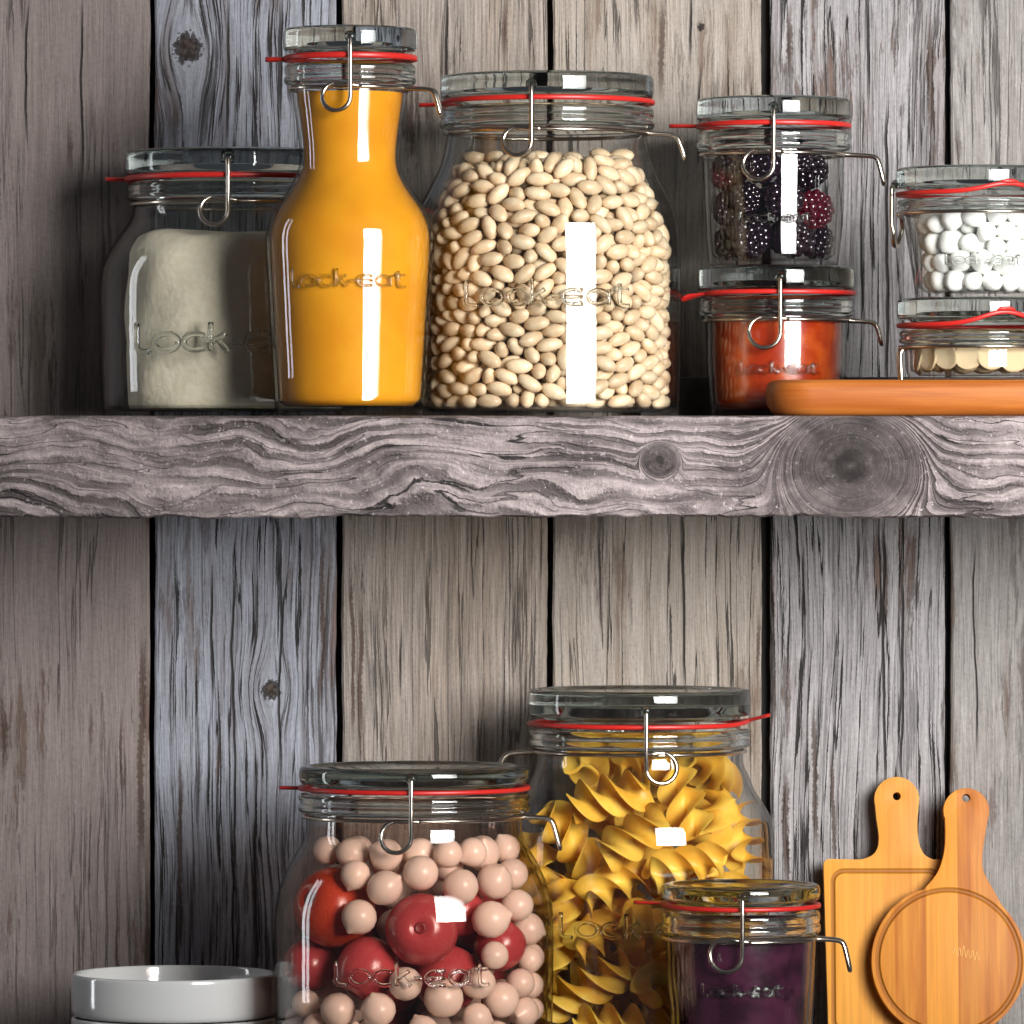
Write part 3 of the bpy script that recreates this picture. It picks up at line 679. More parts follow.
    if tab:
        n = 10; L = tl; vs = []; fs = []
        for i in range(n + 1):
            q = i / n
            r_ = Rg - 4 * s + (L + 4 * s) * q
            wd = (11 - 2.5 * q) * s * math.sqrt(max(0.0, 1 - max(0, q - .72) ** 2 / .09))
            z = zg + lift * (1 + .3 * q) + (tab[4] * s * q if len(tab) > 4 else 0); th = gh * .75
            tw = tab[5] * q if len(tab) > 5 else 0
            for k in range(10):
                al = 2 * PI * k / 10
                lx, lz = wd * math.cos(al), th * math.sin(al)
                v_ = lx * math.cos(tw) - lz * math.sin(tw); z_ = lx * math.sin(tw) + lz * math.cos(tw)
                vs.append((r_ * math.cos(ta) - v_ * math.sin(ta), r_ * math.sin(ta) + v_ * math.cos(ta), z + z_))
        for i in range(n):
            for k in range(10):
                l = (k + 1) % 10
                fs.append((i * 10 + k, i * 10 + l, i * 10 + 10 + l, i * 10 + 10 + k))
        fs.append(tuple(range(10))); fs.append(tuple(n * 10 + k for k in range(10)))
        gm.add(vs, fs)
    gm.build('rubber_gasket', RUBBER, j.root, sharp=60)
    # wires
    wr = 2.35 * s
    pn = rim[2] + 3.2
    zn = fr(pn); Rn = rout(zn) + wr * 1.05
    if neck_wire:
        tube([(Rn * math.cos(a), Rn * math.sin(a), zn) for a in np.linspace(0, 2 * PI, 97)[:-1]], wr * .85, 8, True).build('neck_wire', METAL, j.root, sharp=0)
    if clasp:
        u0, pys, pyb, lr, dr, rot = clasp            # offset px, stud row, loop bottom row, loop radius px, loop side, turn about the axis (deg)
        Rw = max(Rr, Rg, R) + 3.4 * s
        zs, zbm = fr(pys), fr(pyb)
        r_ = lr * s; cxl = u0 * s + dr * r_; czl = zbm + r_
        pts = [wrap(u0 * s, R - 2 * s, zs)]
        pts += [wrap(u0 * s, Rw - 1.0 * s, zs), wrap(u0 * s, Rw, zs - 2.5 * s)]
        pts += [wrap(u0 * s, Rw, zs + (czl - zs) * f) for f in (.3, .6, .9)]
        Rlow = Rw - 1.5 * s
        a0 = 0 if dr < 0 else 180
        for i in range(19):
            f = i / 18
            a = math.radians(a0 - 270 * f) if dr < 0 else math.radians(a0 + 270 * f)
            pts.append(wrap(cxl + r_ * math.cos(a), Rlow + (Rn - Rlow) * max(0, f - .55) / .45 , czl + r_ * math.sin(a)))
        ex = [(-dr) * (i + 1) * 5 * s for i in range(5)]
        zend = pts[-1][2]
        for i, d_ in enumerate(ex):
            f = (i + 1) / 5
            pts.append(wrap(cxl + d_, Rn + wr * 1.2 * (1 - f), zend + (zn - zend) * f))
        cl = tube(pts, wr, 9).build('wire_clasp', METAL, j.root, sharp=0)
        cl.rotation_euler.z = math.radians(rot)
        st = ball(wrap(u0 * s, R + .4 * s, zs), 6.0 * s, 2, sq=(1, .75, 1))
        st = st.build('lid_stud', GLASS, lo, sharp=0); st.rotation_euler.z = math.radians(rot)
    if lever:
        ang, ext, drop, slant = lever                # direction (deg, 0 = +x), reach px, drop px, outward slant px
        Rl = Rr
        c = []
        for sgn in (-1, 1):
            w = sgn * 3.0 * s
            c.append([(Rn * .985, w * 2.2, zn), (Rl + 2 * s, w * 1.6, zn - .5 * s), (Rl + (ext - 5) * s, w, zn - 1.5 * s), (Rl + ext * s, w, zn - 4.5 * s), (Rl + (ext + slant * .45) * s, w, zn - drop * .5 * s), (Rl + (ext + slant) * s, w * .9, zn - drop * s)])
        path = c[0] + [(c[0][-1][0] + .3 * s, 0, c[0][-1][2] - 2.2 * s)] + c[1][::-1]
        o = tube(chaikin(path, 2), wr * 1.0, 8).build('wire_lever', METAL, j.root, sharp=0)
        o.rotation_euler.z = math.radians(ang)
    if text:
        width, base, sx = text[:3]
        th = (text[3] if len(text) > 3 else 1.5) * 1.3
        G, W = glyphs(); k = width * s / W
        mb = MB()
        zb_ = fr(base) if not above else fr(base)
        for st_ in G:
            pts = []
            for gx, gy in dens(st_):
                z = zb_ + gy * k * sx * .62
                uu = (gx - W / 2) * k; Ro = rout(z)
                # wrap along the wall so that the chord reads at its width from the front
                pts.append(wrap(uu, Ro + .3 * s, z))
            tube(pts, th * s, 7, mb=mb)
        mb.build('embossed_lettering', EMB, body, sharp=0)
    return j

def content(j, name, label, cat, mat, z0, z1, inset=.8, top=None, kind='stuff', seg=96):
    """a fill that follows the inside of the jar"""
    s = j.s
    zs = np.linspace(z0, z1, 40)
    rb_ = j.rin(z0) - inset * s
    p = [(0, z0)] + [(rb_ * f, z0) for f in (.6, .90)] + [(j.rin(z) - inset * s, z) for z in zs[1:] if z > z0 + 6 * s]
    rt = p[-1][0]
    p += [(rt * f, z1 - (top or 0) * (1 - f) * s) for f in (.96, .8, .5)] + [(0, z1 - (top or 0) * s)]
    o = lathe(p, seg).build(name, mat, None, j.loc, sharp=60)
    return tag(o, label, cat, None, kind)
# ------------------------------------------------------------------ the upper jars
jM = jar('wide clear jar with pale flour behind the orange juice carafe', 235, .055, ZS,
         [(128, 417), (130, 400), (132, 340), (132, 285), (129, 266), (121, 248), (110, 232), (103, 218), (101, 205), (101, 190)],
         (110, 147, 172), (175, 3), (109, 179, 198), clasp=(-2, 158, 225, 14, -1, 0), text=(184, 352, 1.12, 2.3), tab=(180, 19, 0),
         lever=(0, 28, 24, 7), group='large wide jars')
jB = jar('largest jar, packed with white beans, beside the carafe', 547, .0, ZS,
         [(129, 418), (131, 400), (131, 260), (130, 232), (126, 212), (119, 196), (110, 180), (103, 165), (99, 150), (99, 130)],
         (107, 70.5, 94), (97.5, 2.8), (107.5, 103, 126), t=4, tb=5, clasp=(-16, 85, 156, 14, -1, 0), text=(160, 306, 1.12, 1.7), tab=(183, 20, -2),
         lever=(-8, 24, 24, 7), group='large wide jars')
jC = jar('tall waisted clip-top carafe of orange juice', 350, -.0495, ZS,
         [(72, 418), (73, 410), (76, 360), (79.5, 300), (82.5, 250), (82.5, 236), (80, 222), (72, 206), (60, 190), (51, 174), (48, 160), (49.5, 140), (53, 115), (57.5, 88), (59, 80)],
         (67, 24.7, 48), (55, 3.4), (66, 61, 83), t=4.5, tb=10, clasp=(2, 37, 111, 14, -1, 0), text=(112, 287, 1.15, 1.1), tab=(184, 17, -1),
         lever=(-22, 26, 25, 6), group='juice carafe', name='glass_carafe')
jA = jar('small jar of orange-red jam supporting the blackberry jar', 777, .030, ZS,
         [(64, 418), (66, 400), (68, 360), (70, 330), (70.5, 318), (70.5, 310)],
         (79, 264.6, 288), (291.5, 2.6), (78, 296, 316), clasp=(0, 277, 348, 15.5, -1, 0), text=(76, 373, 1.15, 1.2), tab=(196, 20, -1, 16, -5, .5),
         lever=(-10, 22, 22, 5), group='small jars')
jK = jar('small jar of blackberries standing on the orange-red jam jar', 773.5, .030, jA.ltop,
         [(63, 264), (64.5, 250), (67, 200), (70.5, 160), (71, 150), (71, 140)],
         (77.5, 95, 117), (122.5, 2.8), (77.5, 128, 149), clasp=(-3, 108, 180, 15, -1, 0), text=(70, 222, 1.15, 1.2), tab=(180, 26, 0),
         lever=(-12, 28, 28, 6), group='small jars')
# serving board under the two jars at the frame's edge
ytb = -.052
zbt = wz(379.5, -.088) - 0
TRAYW = board_mat('serving_board_wood', (.34, .105, .017), (.26, .070, .011), (.44, .155, .030), seed=3.3, flat=True, strip=45)
def serving_board():
    n = 10
    x0, x1 = wx(770, -.085), wx(1190, -.085); y0, y1 = -.089, -.013
    rad = .020; out = []
    for (cx_, cy_, a0) in ((x0 + rad, y0 + rad, 180), (x1 - rad, y0 + rad, 270), (x1 - rad, y1 - rad, 0), (x0 + rad, y1 - rad, 90)):
        for i in range(n + 1):
            a = math.radians(a0 + 90 * i / n); out.append((cx_ + rad * math.cos(a), cy_ + rad * math.sin(a)))
    cxm = sum(p[0] for p in out) / len(out); cym = sum(p[1] for p in out) / len(out)
    levels = [(ZS, .0065), (ZS + .0006, .0045), (ZS + .0025, .0022), (ZS + .006, .0006), (zbt - .0052, 0), (zbt - .0018, .0006), (zbt - .0004, .002), (zbt, .004)]
    vs = []; fs = []; N = len(out)
    for z, ins in levels:
        for (x, y) in out:
            dx, dy = x - cxm, y - cym
            vs.append((cxm + dx * (1 - ins / abs(x1 - cxm)), cym + dy * (1 - ins / abs(y1 - cym)), z))
    for k in range(len(levels) - 1):
        for i in range(N):
            l = (i + 1) % N
            fs.append((k * N + i, k * N + l, (k + 1) * N + l, (k + 1) * N + i))
    fs.append(tuple(range(N))[::-1]); fs.append(tuple((len(levels) - 1) * N + i for i in range(N)))
    o = MB().add(vs, fs).build('serving_board', TRAYW, sharp=35)
    return tag(o, 'thick orange-brown wooden board lying under the two stacked jars', 'board')
serving_board()
jS = jar('shallow jar of thin round slices standing on the wooden board', 981, -.051, zbt,
         [(71, 380.5), (73, 370), (75.5, 350), (77, 340), (77, 335)],
         (84, 296.5, 318), (324, 2.6), (82, 329, 343), tb=5, clasp=None, lever=(190, 2, 52, -3), tab=(283, 2, 12, 22), group='small jars')
jW = jar('shallow jar of round white sweets stacked on the jar of slices', 980, -.051, jS.ltop,
         [(63, 297), (64, 285), (71, 240), (77.5, 212), (79, 205), (79, 200)],
         (84, 164.5, 186), (191.5, 2.6), (83, 197, 208), tb=6, clasp=(0, 182, 243, 15, -1, -96), text=(76, 264, 1.1, 1.2), tab=(286, 2, 8, 22), group='small jars')
# dark slab along the back of the shelf
SLAB = mat_noise('dark_slab_wood', (.040, .037, .036), (.075, .068, .066), 90, .75, .0006)
tag(rbox(wx(640, .09), wx(1120, .09), .086, .116, ZS, wz(377, .085), .0015, 2).build('wooden_slab', SLAB), 'dark grey wooden slab lying along the wall behind the orange-red jam jar', 'slab')

# ------------------------------------------------------------------ the lower jars
jP = jar('tall wide jar of yellow spiral pasta behind the dark jam jar', 639, .0505, ZL,
         [(130, 1050), (132, 1000), (132.5, 850), (132, 832), (129, 817), (121, 803), (112, 790), (107, 776), (104, 765), (104, 750)],
         (111.5, 685, 719), (727, 2.6), (111, 732, 752), above=True, t=4, clasp=(5, 711, 783, 15, 1, 0), text=(158, 936, 1.12, 1.6), tab=(-6, 19, 3, 20, 5),
         lever=(186, 24, 14, 5), group='large wide jars')
jO = jar('wide jar of pink pearl onions and red cherry peppers', 414, -.030, ZL,
         [(134, 1050), (136, 1000), (136.5, 925), (135.5, 905), (131, 886), (124, 870), (116, 855), (110, 840), (108, 828), (108, 815)],
         (115, 760.5, 788), (792.5, 2.6), (116, 797, 818), above=True, t=5, clasp=(-1, 778, 852, 15, -1, 0), text=(150, 983, 1.15, 1.6), tab=(181, 18, 0),
         lever=(-8, 24, 30, 7), group='large wide jars')
jJ = jar('small jar of dark purple jam before the pasta jar', 740.5, -.052, ZL,
         [(66, 1050), (68, 1020), (71, 990), (74.5, 955), (75, 945), (75, 935)],
         (79.5, 878.5, 904), (909.5, 2.6), (80, 915, 939), above=True, clasp=(-1, 898, 971, 16, -1, 0), text=(80, 996, 1.15, 1.3), tab=(180, 26, 2),
         lever=(-10, 24, 30, 6), group='small jars')

# ------------------------------------------------------------------ fills
FLOUR = mat_noise('flour', (.88, .78, .58), (.92, .84, .66), 260, .9, .0006)
def flour():
    s = jM.s; mb = MB()
    ztop = jM.ax(234); R = 108 * s
    z0 = jM.tb + .0004
    p = [(0, z0)] + [(R * f, z0) for f in (.5, .94)] + [(R, jM.tb + 4 * s), (R, jM.tb + (ztop - jM.tb) * .5), (R * 1.0, jM.ax(262)), (R * .97, jM.ax(250)), (R * .86, ztop), (R * .5, ztop + 1 * s), (0, ztop + 2 * s)]
    def fn(q, a):
        k = 1 + .015 * math.sin(a * 5 + q[2] * 90) + .01 * math.sin(a * 11 - q[2] * 150)
        dz = (4 * s * math.sin(a * 2 + 1) + 1.5 * s * math.sin(a * 7)) * (1 if q[2] > jM.ax(262) else 0) * min(1, math.hypot(q[0], q[1]) / R)
        return (q[0] * k, q[1] * k, q[2] + dz)
    o = lathe([p[0]] + chaikin(p[1:-1], 2) + [p[-1]], 96, fn=fn).build('flour', FLOUR, None, jM.loc, sharp=0)
    tag(o, 'pale cream flour filling the wide jar behind the carafe', 'flour', None, 'stuff')
flour()
JUICE = mat_noise('orange_juice', (.68, .255, .008), (.76, .315, .012), 30, .55, 0, Specular_IOR_Level=.1)
content(jC, 'orange_juice', 'opaque orange juice filling the waisted carafe', 'juice', JUICE, jC.tb + .0002, jC.fr(90), inset=.6)
APR = mat_noise('apricot_jam', (.31, .024, .003), (.46, .068, .007), 70, .25, .0004, lo=.4, hi=.68, Subsurface_Weight=.25, Subsurface_Radius=(.01, .003, .001))
content(jA, 'orange_jam', 'orange-red jam filling the small jar under the blackberries', 'jam', APR, jA.tb + .0002, jA.fr(320), inset=.6)
BLU = mat_noise('purple_jam', (.022, .004, .012), (.062, .012, .034), 75, .22, .0003)
content(jJ, 'purple_jam', 'dark purple jam filling the small jar before the pasta', 'jam', BLU, jJ.tb + .0002, jJ.fr(944), inset=.6)
BRINE = mat_brine()
content(jO, 'pickling_brine', 'pinkish brine around the pearl onions and red peppers', 'brine', BRINE, jO.tb + .0002, jO.fr(834), inset=.5)

# ---- white beans
def bean_mesh(seed=0, sub=2):
    bm = bmesh.new(); bmesh.ops.create_icosphere(bm, subdivisions=sub, radius=1)
    vs = []
    for v in bm.verts:
        a, b_, c = v.co
        x = a * 1.42; k = 1 - .10 * abs(a) ** 3
        zz = c * .74 * k + (.07 if seed == 0 else -.03) * (1 - 2.2 * a * a)
        yy = b_ * .80 * k
        if seed == 0 and c > 0: zz -= .10 * math.exp(-(a / .5) ** 2) * c
        vs.append((x, yy, zz))
    fs = [tuple(v.index for v in f.verts) for f in bm.faces]; bm.free()
    return vs, fs
BEAN = mat_noise('white_bean', (.66, .47, .29), (.79, .63, .43), 120, .36, 0, var=.30, Specular_IOR_Level=.4)
def beans():
    n = len(BEANS)
    pos = BEANS[:, :3] / 20.0
    rot = BEANS[:, 3:] / 127.0
    s = jB.s; L = Vector(jB.loc); kx = 125.2 / 126.0
    qs = [Quaternion((math.sqrt(max(0, 1 - float((r * r).sum()))), *[float(t) for t in r])).normalized() for r in rot]
    z0 = jB.tb + 2.6 * s
    P_ = [Vector((p[0] * s * kx, p[1] * s * kx, z0 + p[2] * s * .985)) for p in pos]
    sets = []
    for k in range(2):
        v, f = bean_mesh(k)
        sets.append((v, f, MB().add([Vector(q) * 9.85 * s for q in v], f).mesh('white_bean', BEAN, 0)))
    for i in range(300):
        o = link('white_bean', sets[i % 2][2], None, L + P_[i]); o.rotation_mode = 'QUATERNION'; o.rotation_quaternion = qs[i]
        tag(o, 'cream-white dried bean in the largest jar beside the carafe', 'bean', 'white beans in the largest jar')
    mb = MB(); v, f = bean_mesh(1, 1)
    for i in range(n):
        M = qs[i].to_matrix().to_4x4() @ Matrix.Scale(9.85 * s, 4)
        if i >= 300: mb.add(v, f, 0, Matrix.Translation(P_[i]) @ M)
        if P_[i].y < -2 * s: mb.add(v, f, 0, Matrix.Rotation(PI, 4, 'Z') @ Matrix.Translation(P_[i]) @ M)
    core = lathe([(0, z0), (80 * s, z0), (80 * s, z0 + 180 * s), (0, z0 + 182 * s)], 48)
    mb.add(core.v, core.f)
    tag(mb.build('white_beans', BEAN, None, L, 0), 'rest of the cream-white beans deeper in the largest jar', 'beans', None, 'stuff')
beans()

# ---- loose packing of bodies made of spheres
def relax(B, rin, zlo, ztop, it=160, pull=.05):
    """B: list of dict(p, a, h, k, r, fix) -> pushes bodies apart inside a jar; p in jar coordinates"""
    n = len(B)
    P0 = np.array([b['p'] for b in B], float); A = np.array([b['a'] for b in B], float)
    tgt = P0.copy()
    own, off, rad = [], [], []
    for i, b in enumerate(B):
        for t in (np.linspace(-1, 1, b['k']) if b['k'] > 1 else [0.0]):
            own.append(i); off.append(t * b['h']); rad.append(b['r'])
    own = np.array(own); off = np.array(off); rad = np.array(rad)
    many = np.array([B[i]['k'] > 1 for i in own])
    mass = np.array([b['r'] ** 2 * max(1, b['k']) for b in B])
    for q in range(it):
        C = P0[own] + A[own] * off[:, None]
        dv = C[:, None] - C[None]; ds = np.sqrt((dv ** 2).sum(2)) + 1e-9
        ov = rad[:, None] + rad[None] - ds
        ov[own[:, None] == own[None]] = 0; ov = np.maximum(ov, 0)
        w = mass[own][None] / (mass[own][None] + mass[own][:, None])
        push = (dv / ds[..., None] * (ov * w)[..., None]).sum(1)
        rr = np.hypot(C[:, 0], C[:, 1]) + 1e-9
        lim = np.array([rin(z) for z in C[:, 2]]) - rad * np.where(many, 1.22, 1.0)
        ex = np.maximum(rr - lim, 0)
        push[:, 0] -= C[:, 0] / rr * ex; push[:, 1] -= C[:, 1] / rr * ex
        push[:, 2] += np.maximum(zlo + rad * np.where(many, 1.12, 1.0) - C[:, 2], 0) - np.maximum(C[:, 2] + rad - ztop, 0)
        for i in range(n):
            m = own == i; k = m.sum()
            P0[i] += push[m].sum(0) / (k ** .5) * .75
            if k > 1:
                A[i] = A[i] + (push[m] * off[m][:, None]).sum(0) / (B[i]['h'] ** 2 * k * .5) * .5
                A[i] /= np.linalg.norm(A[i])
        if q < it * .6: P0 += (tgt - P0) * pull * np.array([1, .4, 1])
    return P0, A
def front(j, px, py, r, depth=0.0):
    """centre of a ball of radius r px seen at px,py and touching the front of the jar's wall"""
    s = j.s
    z = (wz(py, j.y - 60 * s) - j.loc[2])
    u = (px - j.cx) * s * .985
    R = max(j.rin(z) - r * s, abs(u) + 1e-6)
    return (u, -math.sqrt(max(R * R - u * u, 0)) + depth * s, z)
def qrand(): return Quaternion(RNG.normal(0, 1, 4)).normalized()

# ---- pearl onions and cherry peppers
def onion_mesh(r):
    mb = lathe([(0, -.92), (.30, -.90), (.62, -.72), (.88, -.38), (.96, 0), (.90, .34), (.70, .66), (.42, .88), (.20, 1.0), (.10, 1.10), (0, 1.13)], 28)
    mb.v = [(x * r, y * r, z * r * .93) for x, y, z in mb.v]
    return mb
def pickles():
    j = jO; s = j.s
    on = [(345, 854, 17), (380, 845, 19), (403, 852, 17), (444, 848, 19), (478, 849, 18), (374, 868, 15), (403, 876, 18), (433, 873, 18), (483, 872, 19), (512, 880, 16), (371, 895, 17.5),
          (459, 886, 18.5), (496, 907, 19), (521, 907, 16), (535, 933, 17), (403, 983, 17), (340, 1002, 18), (379, 1003, 18), (447, 998, 20), (487, 976, 16.5), (521, 971, 15), (505, 995, 18),
          (424, 1018, 16), (475, 1012, 15), (526, 1004, 16), (316, 1020, 15), (541, 1008, 13), (362, 1030, 17), (400, 1030, 17), (455, 1040, 17), (500, 1030, 16), (330, 870, 15), (528, 955, 13), (543, 965, 14), (512, 948, 14), (540, 985, 14), (352, 838, 15), (420, 836, 16), (505, 856, 15), (303, 1000, 15), (292, 1024, 14), (462, 838, 15), (447, 866, 15)]
    pe = [(418, 919, 38), (332, 912, 42), (372, 955, 33), (446, 960, 35), (505, 945, 27), (470, 925, 27), (318, 955, 28)]
    B = []
    lab = []
    for px, py, r in pe: B.append(dict(p=front(j, px, py, r, 22 if r < 32 else (14 if r < 36 else 3)), a=(0, 0, 1), h=0, k=1, r=r * s * .97))
    for px, py, r in on: B.append(dict(p=front(j, px, py, r), a=(0, 0, 1), h=0, k=1, r=r * s * 1.07))
    nf = len(B)
    for i in range(60):
        a = RNG.uniform(.15, PI - .15); R_ = RNG.uniform(30, 105) * s
        B.append(dict(p=(R_ * math.cos(a), R_ * math.sin(a), RNG.uniform(20, 165) * s), a=(0, 0, 1), h=0, k=1, r=RNG.uniform(16, 20) * s))
    for i in range(6):
        a = RNG.uniform(.2, PI - .2); B.append(dict(p=(60 * s * math.cos(a), 60 * s * math.sin(a), RNG.uniform(40, 130) * s), a=(0, 0, 1), h=0, k=1, r=34 * s))
    P0, _ = relax(B, lambda z: j.rin(z) - 2.6 * s, j.tb + .5 * s, j.fr(838), 220, .10)
    ONION = mat_noise('pearl_onion', (.86, .68, .58), (.90, .80, .69), 45, .30, 0, var=.16, Subsurface_Weight=.18, Subsurface_Radius=(.006, .003, .002))
    PEP = mat_noise('cherry_pepper', (.36, .024, .034), (.52, .10, .105), 60, .22, 0, var=.2)
    PEPO = mat_noise('orange_pepper', (.42, .026, .016), (.54, .085, .030), 40, .22, 0)
    SCAR = NB('pepper_scar').pbr((.20, .012, .014), .5)
    om = onion_mesh(1.0).mesh('pearl_onion', ONION, 0)
    pp = [(0, -.98)] + chaikin([(.05, -.98), (.5, -.88), (.88, -.5), (1.0, 0), (.92, .45), (.66, .82), (.36, .95), (.18, .90), (.06, .82)], 2) + [(0, .81)]
    pmesh = lathe(pp, 40).mesh('cherry_pepper', PEP, 0); pmesh2 = lathe(pp, 40).mesh('cherry_pepper', PEPO, 0)
    scar = lathe([(0, .82), (.08, .83), (.14, .875), (.16, .89), (.10, .85), (0, .84)], 16).mesh('flower_scar', SCAR, 0)
    plabels = ['large red cherry pepper with a white window glint, at the middle of the onion jar', 'big orange-red cherry pepper at the shoulder of the onion jar, on the dish side',
               'red cherry pepper under the big orange-red one in the onion jar', 'pinkish red cherry pepper just under the large glinting one',
               'dark red cherry pepper on the pasta side of the onion jar', 'red cherry pepper partly hidden beside the large glinting one', 'dark red cherry pepper low on the dish side of the onion jar']
    dirs = [(-.05, -1, .12), (-.7, -.6, .3), (-.5, -.2, -.8), (.3, .3, .8), (.6, .2, .7), (.1, .5, .8), (-.9, -.4, 0)]
    for i in range(len(B)):
        pep = i < len(pe) or i >= nf + 60
        if pep:
            o = link('cherry_pepper', pmesh2 if i == 1 else pmesh, None, Vector(j.loc) + Vector(P0[i]))
            lb = plabels[i] if i < len(pe) else 'dark red cherry pepper deep behind the others in the onion jar'
            tag(o, lb, 'pepper', 'cherry peppers in the onion jar')
            d = Vector(dirs[i] if i < len(pe) else (0, 1, .3)).normalized()
            o.rotation_mode = 'QUATERNION'; o.rotation_quaternion = d.to_track_quat('Z', 'Y')
            o.scale = (B[i]['r'],) * 3
            if i < len(pe): link('flower_scar', scar, o)
        else:
            o = link('pearl_onion', om, None, Vector(j.loc) + Vector(P0[i]))
            fr_ = i < nf
            tag(o, 'small pinkish white pearl onion in the jar with red peppers', 'onion', 'pearl onions in the pepper jar')
            o.rotation_mode = 'QUATERNION'
            d = Vector((RNG.normal(), RNG.normal() * .5, RNG.normal())).normalized(); o.rotation_quaternion = d.to_track_quat('Z', 'Y')
            k = RNG.uniform(.92, 1.0); o.scale = (B[i]['r'] * k, B[i]['r'] * k, B[i]['r'] * RNG.uniform(.98, 1.10))
pickles()

# ---- blackberries
def berry_mesh():
    mb = MB(); n = 64
    for i in range(n):
        zz = 1 - 2 * (i + .5) / n; a = i * 2.399963
        r = math.sqrt(1 - zz * zz)
        ball((r * math.cos(a) * .80, r * math.sin(a) * .80, zz * .84), .235 + .03 * math.sin(i * 3.3), 2, mb)
    ball((0, 0, 0), .74, 2, mb)
    return mb
def blackberries():
    j = jK; s = j.s
    pos = [(729, 166, 20), (764, 172, 20), (803, 170, 21), (726, 208, 19), (745, 238, 22), (775, 204, 21), (814, 206, 20), (785, 238, 20), (717, 243, 16), (818, 240, 19), (750, 203, 16), (784, 160, 16), (746, 158, 15)]
    B = [dict(p=front(j, *q, 0), a=(0, 0, 1), h=0, k=1, r=q[2] * s) for q in pos]; nf = len(B)
    for i in range(6):
        a = RNG.uniform(.2, PI - .2); B.append(dict(p=(36 * s * math.cos(a), 36 * s * math.sin(a), RNG.uniform(25, 95) * s), a=(0, 0, 1), h=0, k=1, r=19 * s))
    P0, _ = relax(B, lambda z: j.rin(z) - .5 * s, j.tb + .5 * s, j.fr(140), 200, .08)
    BER = mat_noise('blackberry', (.006, .004, .009), (.018, .006, .014), 60, .10, 0, var=.5, Specular_IOR_Level=1.0)
    RED = mat_noise('red_blackberry', (.012, .005, .010), (.19, .006, .022), 55, .10, 0, lo=.45, hi=.6, Specular_IOR_Level=1.0)
    me = berry_mesh().mesh('blackberry', BER, 0); m2 = berry_mesh().mesh('blackberry', RED, 0)
    for i, b in enumerate(B):
        red = i in (6, 0)
        o = link('blackberry', m2 if red else me, None, Vector(j.loc) + Vector(P0[i]))
        o.rotation_mode = 'QUATERNION'; o.rotation_quaternion = qrand(); o.scale = (b['r'] * .98,) * 3
        lb = {6: 'blackberry with reddish drupelets on the board side of its jar', 0: 'reddish blackberry at the top of its jar on the bean side'}.get(i, 'glossy black blackberry in the small jar atop the jam jar')
        tag(o, lb, 'blackberry', 'blackberries in the small jar')
blackberries()

# ---- white sweets
def sweets():
    j = jW; s = j.s
    B = []
    zt = j.fr(206) - j.tb
    rows = 5
    for q in range(rows):
        z = j.tb + 9 * s + q * zt / rows * .97
        for ring, cnt in ((52, 14), (31, 8), (10, 3)):
            for i in range(cnt):
                a = 2 * PI * (i + .5 * (q % 2)) / cnt + RNG.uniform(-.1, .1)
                if q == rows - 1 and math.cos(a) < -.55 and ring > 30: continue
                B.append(dict(p=(ring * s * math.cos(a), ring * s * math.sin(a), z + RNG.uniform(-1, 1) * s), a=(0, 0, 1), h=0, k=1, r=RNG.uniform(9.6, 12.2) * s))
    rl = lambda z: j.rin(z) - 7 * s
    P0, _ = relax(B, rl, j.tb + .5 * s, j.fr(203), 70, .03)
    SW = mat_noise('white_sweet', (.84, .84, .80), (.90, .90, .88), 90, .55, 0)
    meshes = []
    for k in range(3):
        mb = ball((0, 0, 0), 1, 3)
        mb.v = [tuple(Vector(v) * (1 + .10 * math.sin(v[0] * 2.1 + k * 2) * math.cos(v[1] * 2.4 + k) + .05 * math.sin(v[2] * 4 + k))) for v in mb.v]
        meshes.append(mb.mesh('white_sweet', SW, 0))
    for i, b in enumerate(B):
        o = link('white_sweet', meshes[i % 3], None, Vector(j.loc) + Vector(P0[i]))
        o.rotation_mode = 'QUATERNION'; o.rotation_quaternion = qrand()
        k = b['r']; o.scale = (k, k * .95, k * 1.03)
        tag(o, 'small round white sweet in the shallow jar stacked on the slices', 'sweet', 'white sweets in the shallow jar')
sweets()

# ---- thin slices
def slices():
    j = jS; s = j.s
    SL = mat_noise('cream_slice', (.62, .42, .20), (.80, .66, .44), 110, .5, .0003, var=.25)
    p = [(0, -.10), (.85, -.10), (.97, -.07), (1.0, 0), (.97, .08), (.90, .11), (.82, .085), (0, .07)]
    def fn(q, a): return (q[0], q[1] * .94, q[2] + .05 * math.cos(2 * a) * (q[0] ** 2 + q[1] ** 2))
    me = lathe(p, 32, fn=fn).mesh('round_slice', SL, 50)
    n = 0
    def put(loc, d, r):
        o = link('round_slice', me, None, Vector(j.loc) + Vector(loc))
        o.rotation_mode = 'QUATERNION'; o.rotation_quaternion = Vector(d).normalized().to_track_quat('Z', 'Y')
        o.scale = (r,) * 3
        tag(o, 'thin round cream slice in the shallow jar on the wooden board', 'slice', 'round slices in the shallow jar')
    for row, (cnt, R_, zc) in enumerate(((17, 64, 17), (12, 45, 17), (7, 25, 17))):
        for i in range(cnt):
            a = 2 * PI * i / cnt + row * .2
            tilt = RNG.uniform(-.5, .5) if row == 0 else RNG.uniform(-.9, .9)
            r = RNG.uniform(14.0, 16.2) * s
            d = (math.cos(a + tilt * .6), math.sin(a + tilt * .6), RNG.uniform(-.25, .35))
            put((R_ * s * math.cos(a) * (1 - .03 * abs(tilt)), R_ * s * math.sin(a) * (1 - .03 * abs(tilt)), j.tb + zc * s + RNG.uniform(-.5, 1.5) * s), d, r)
slices()

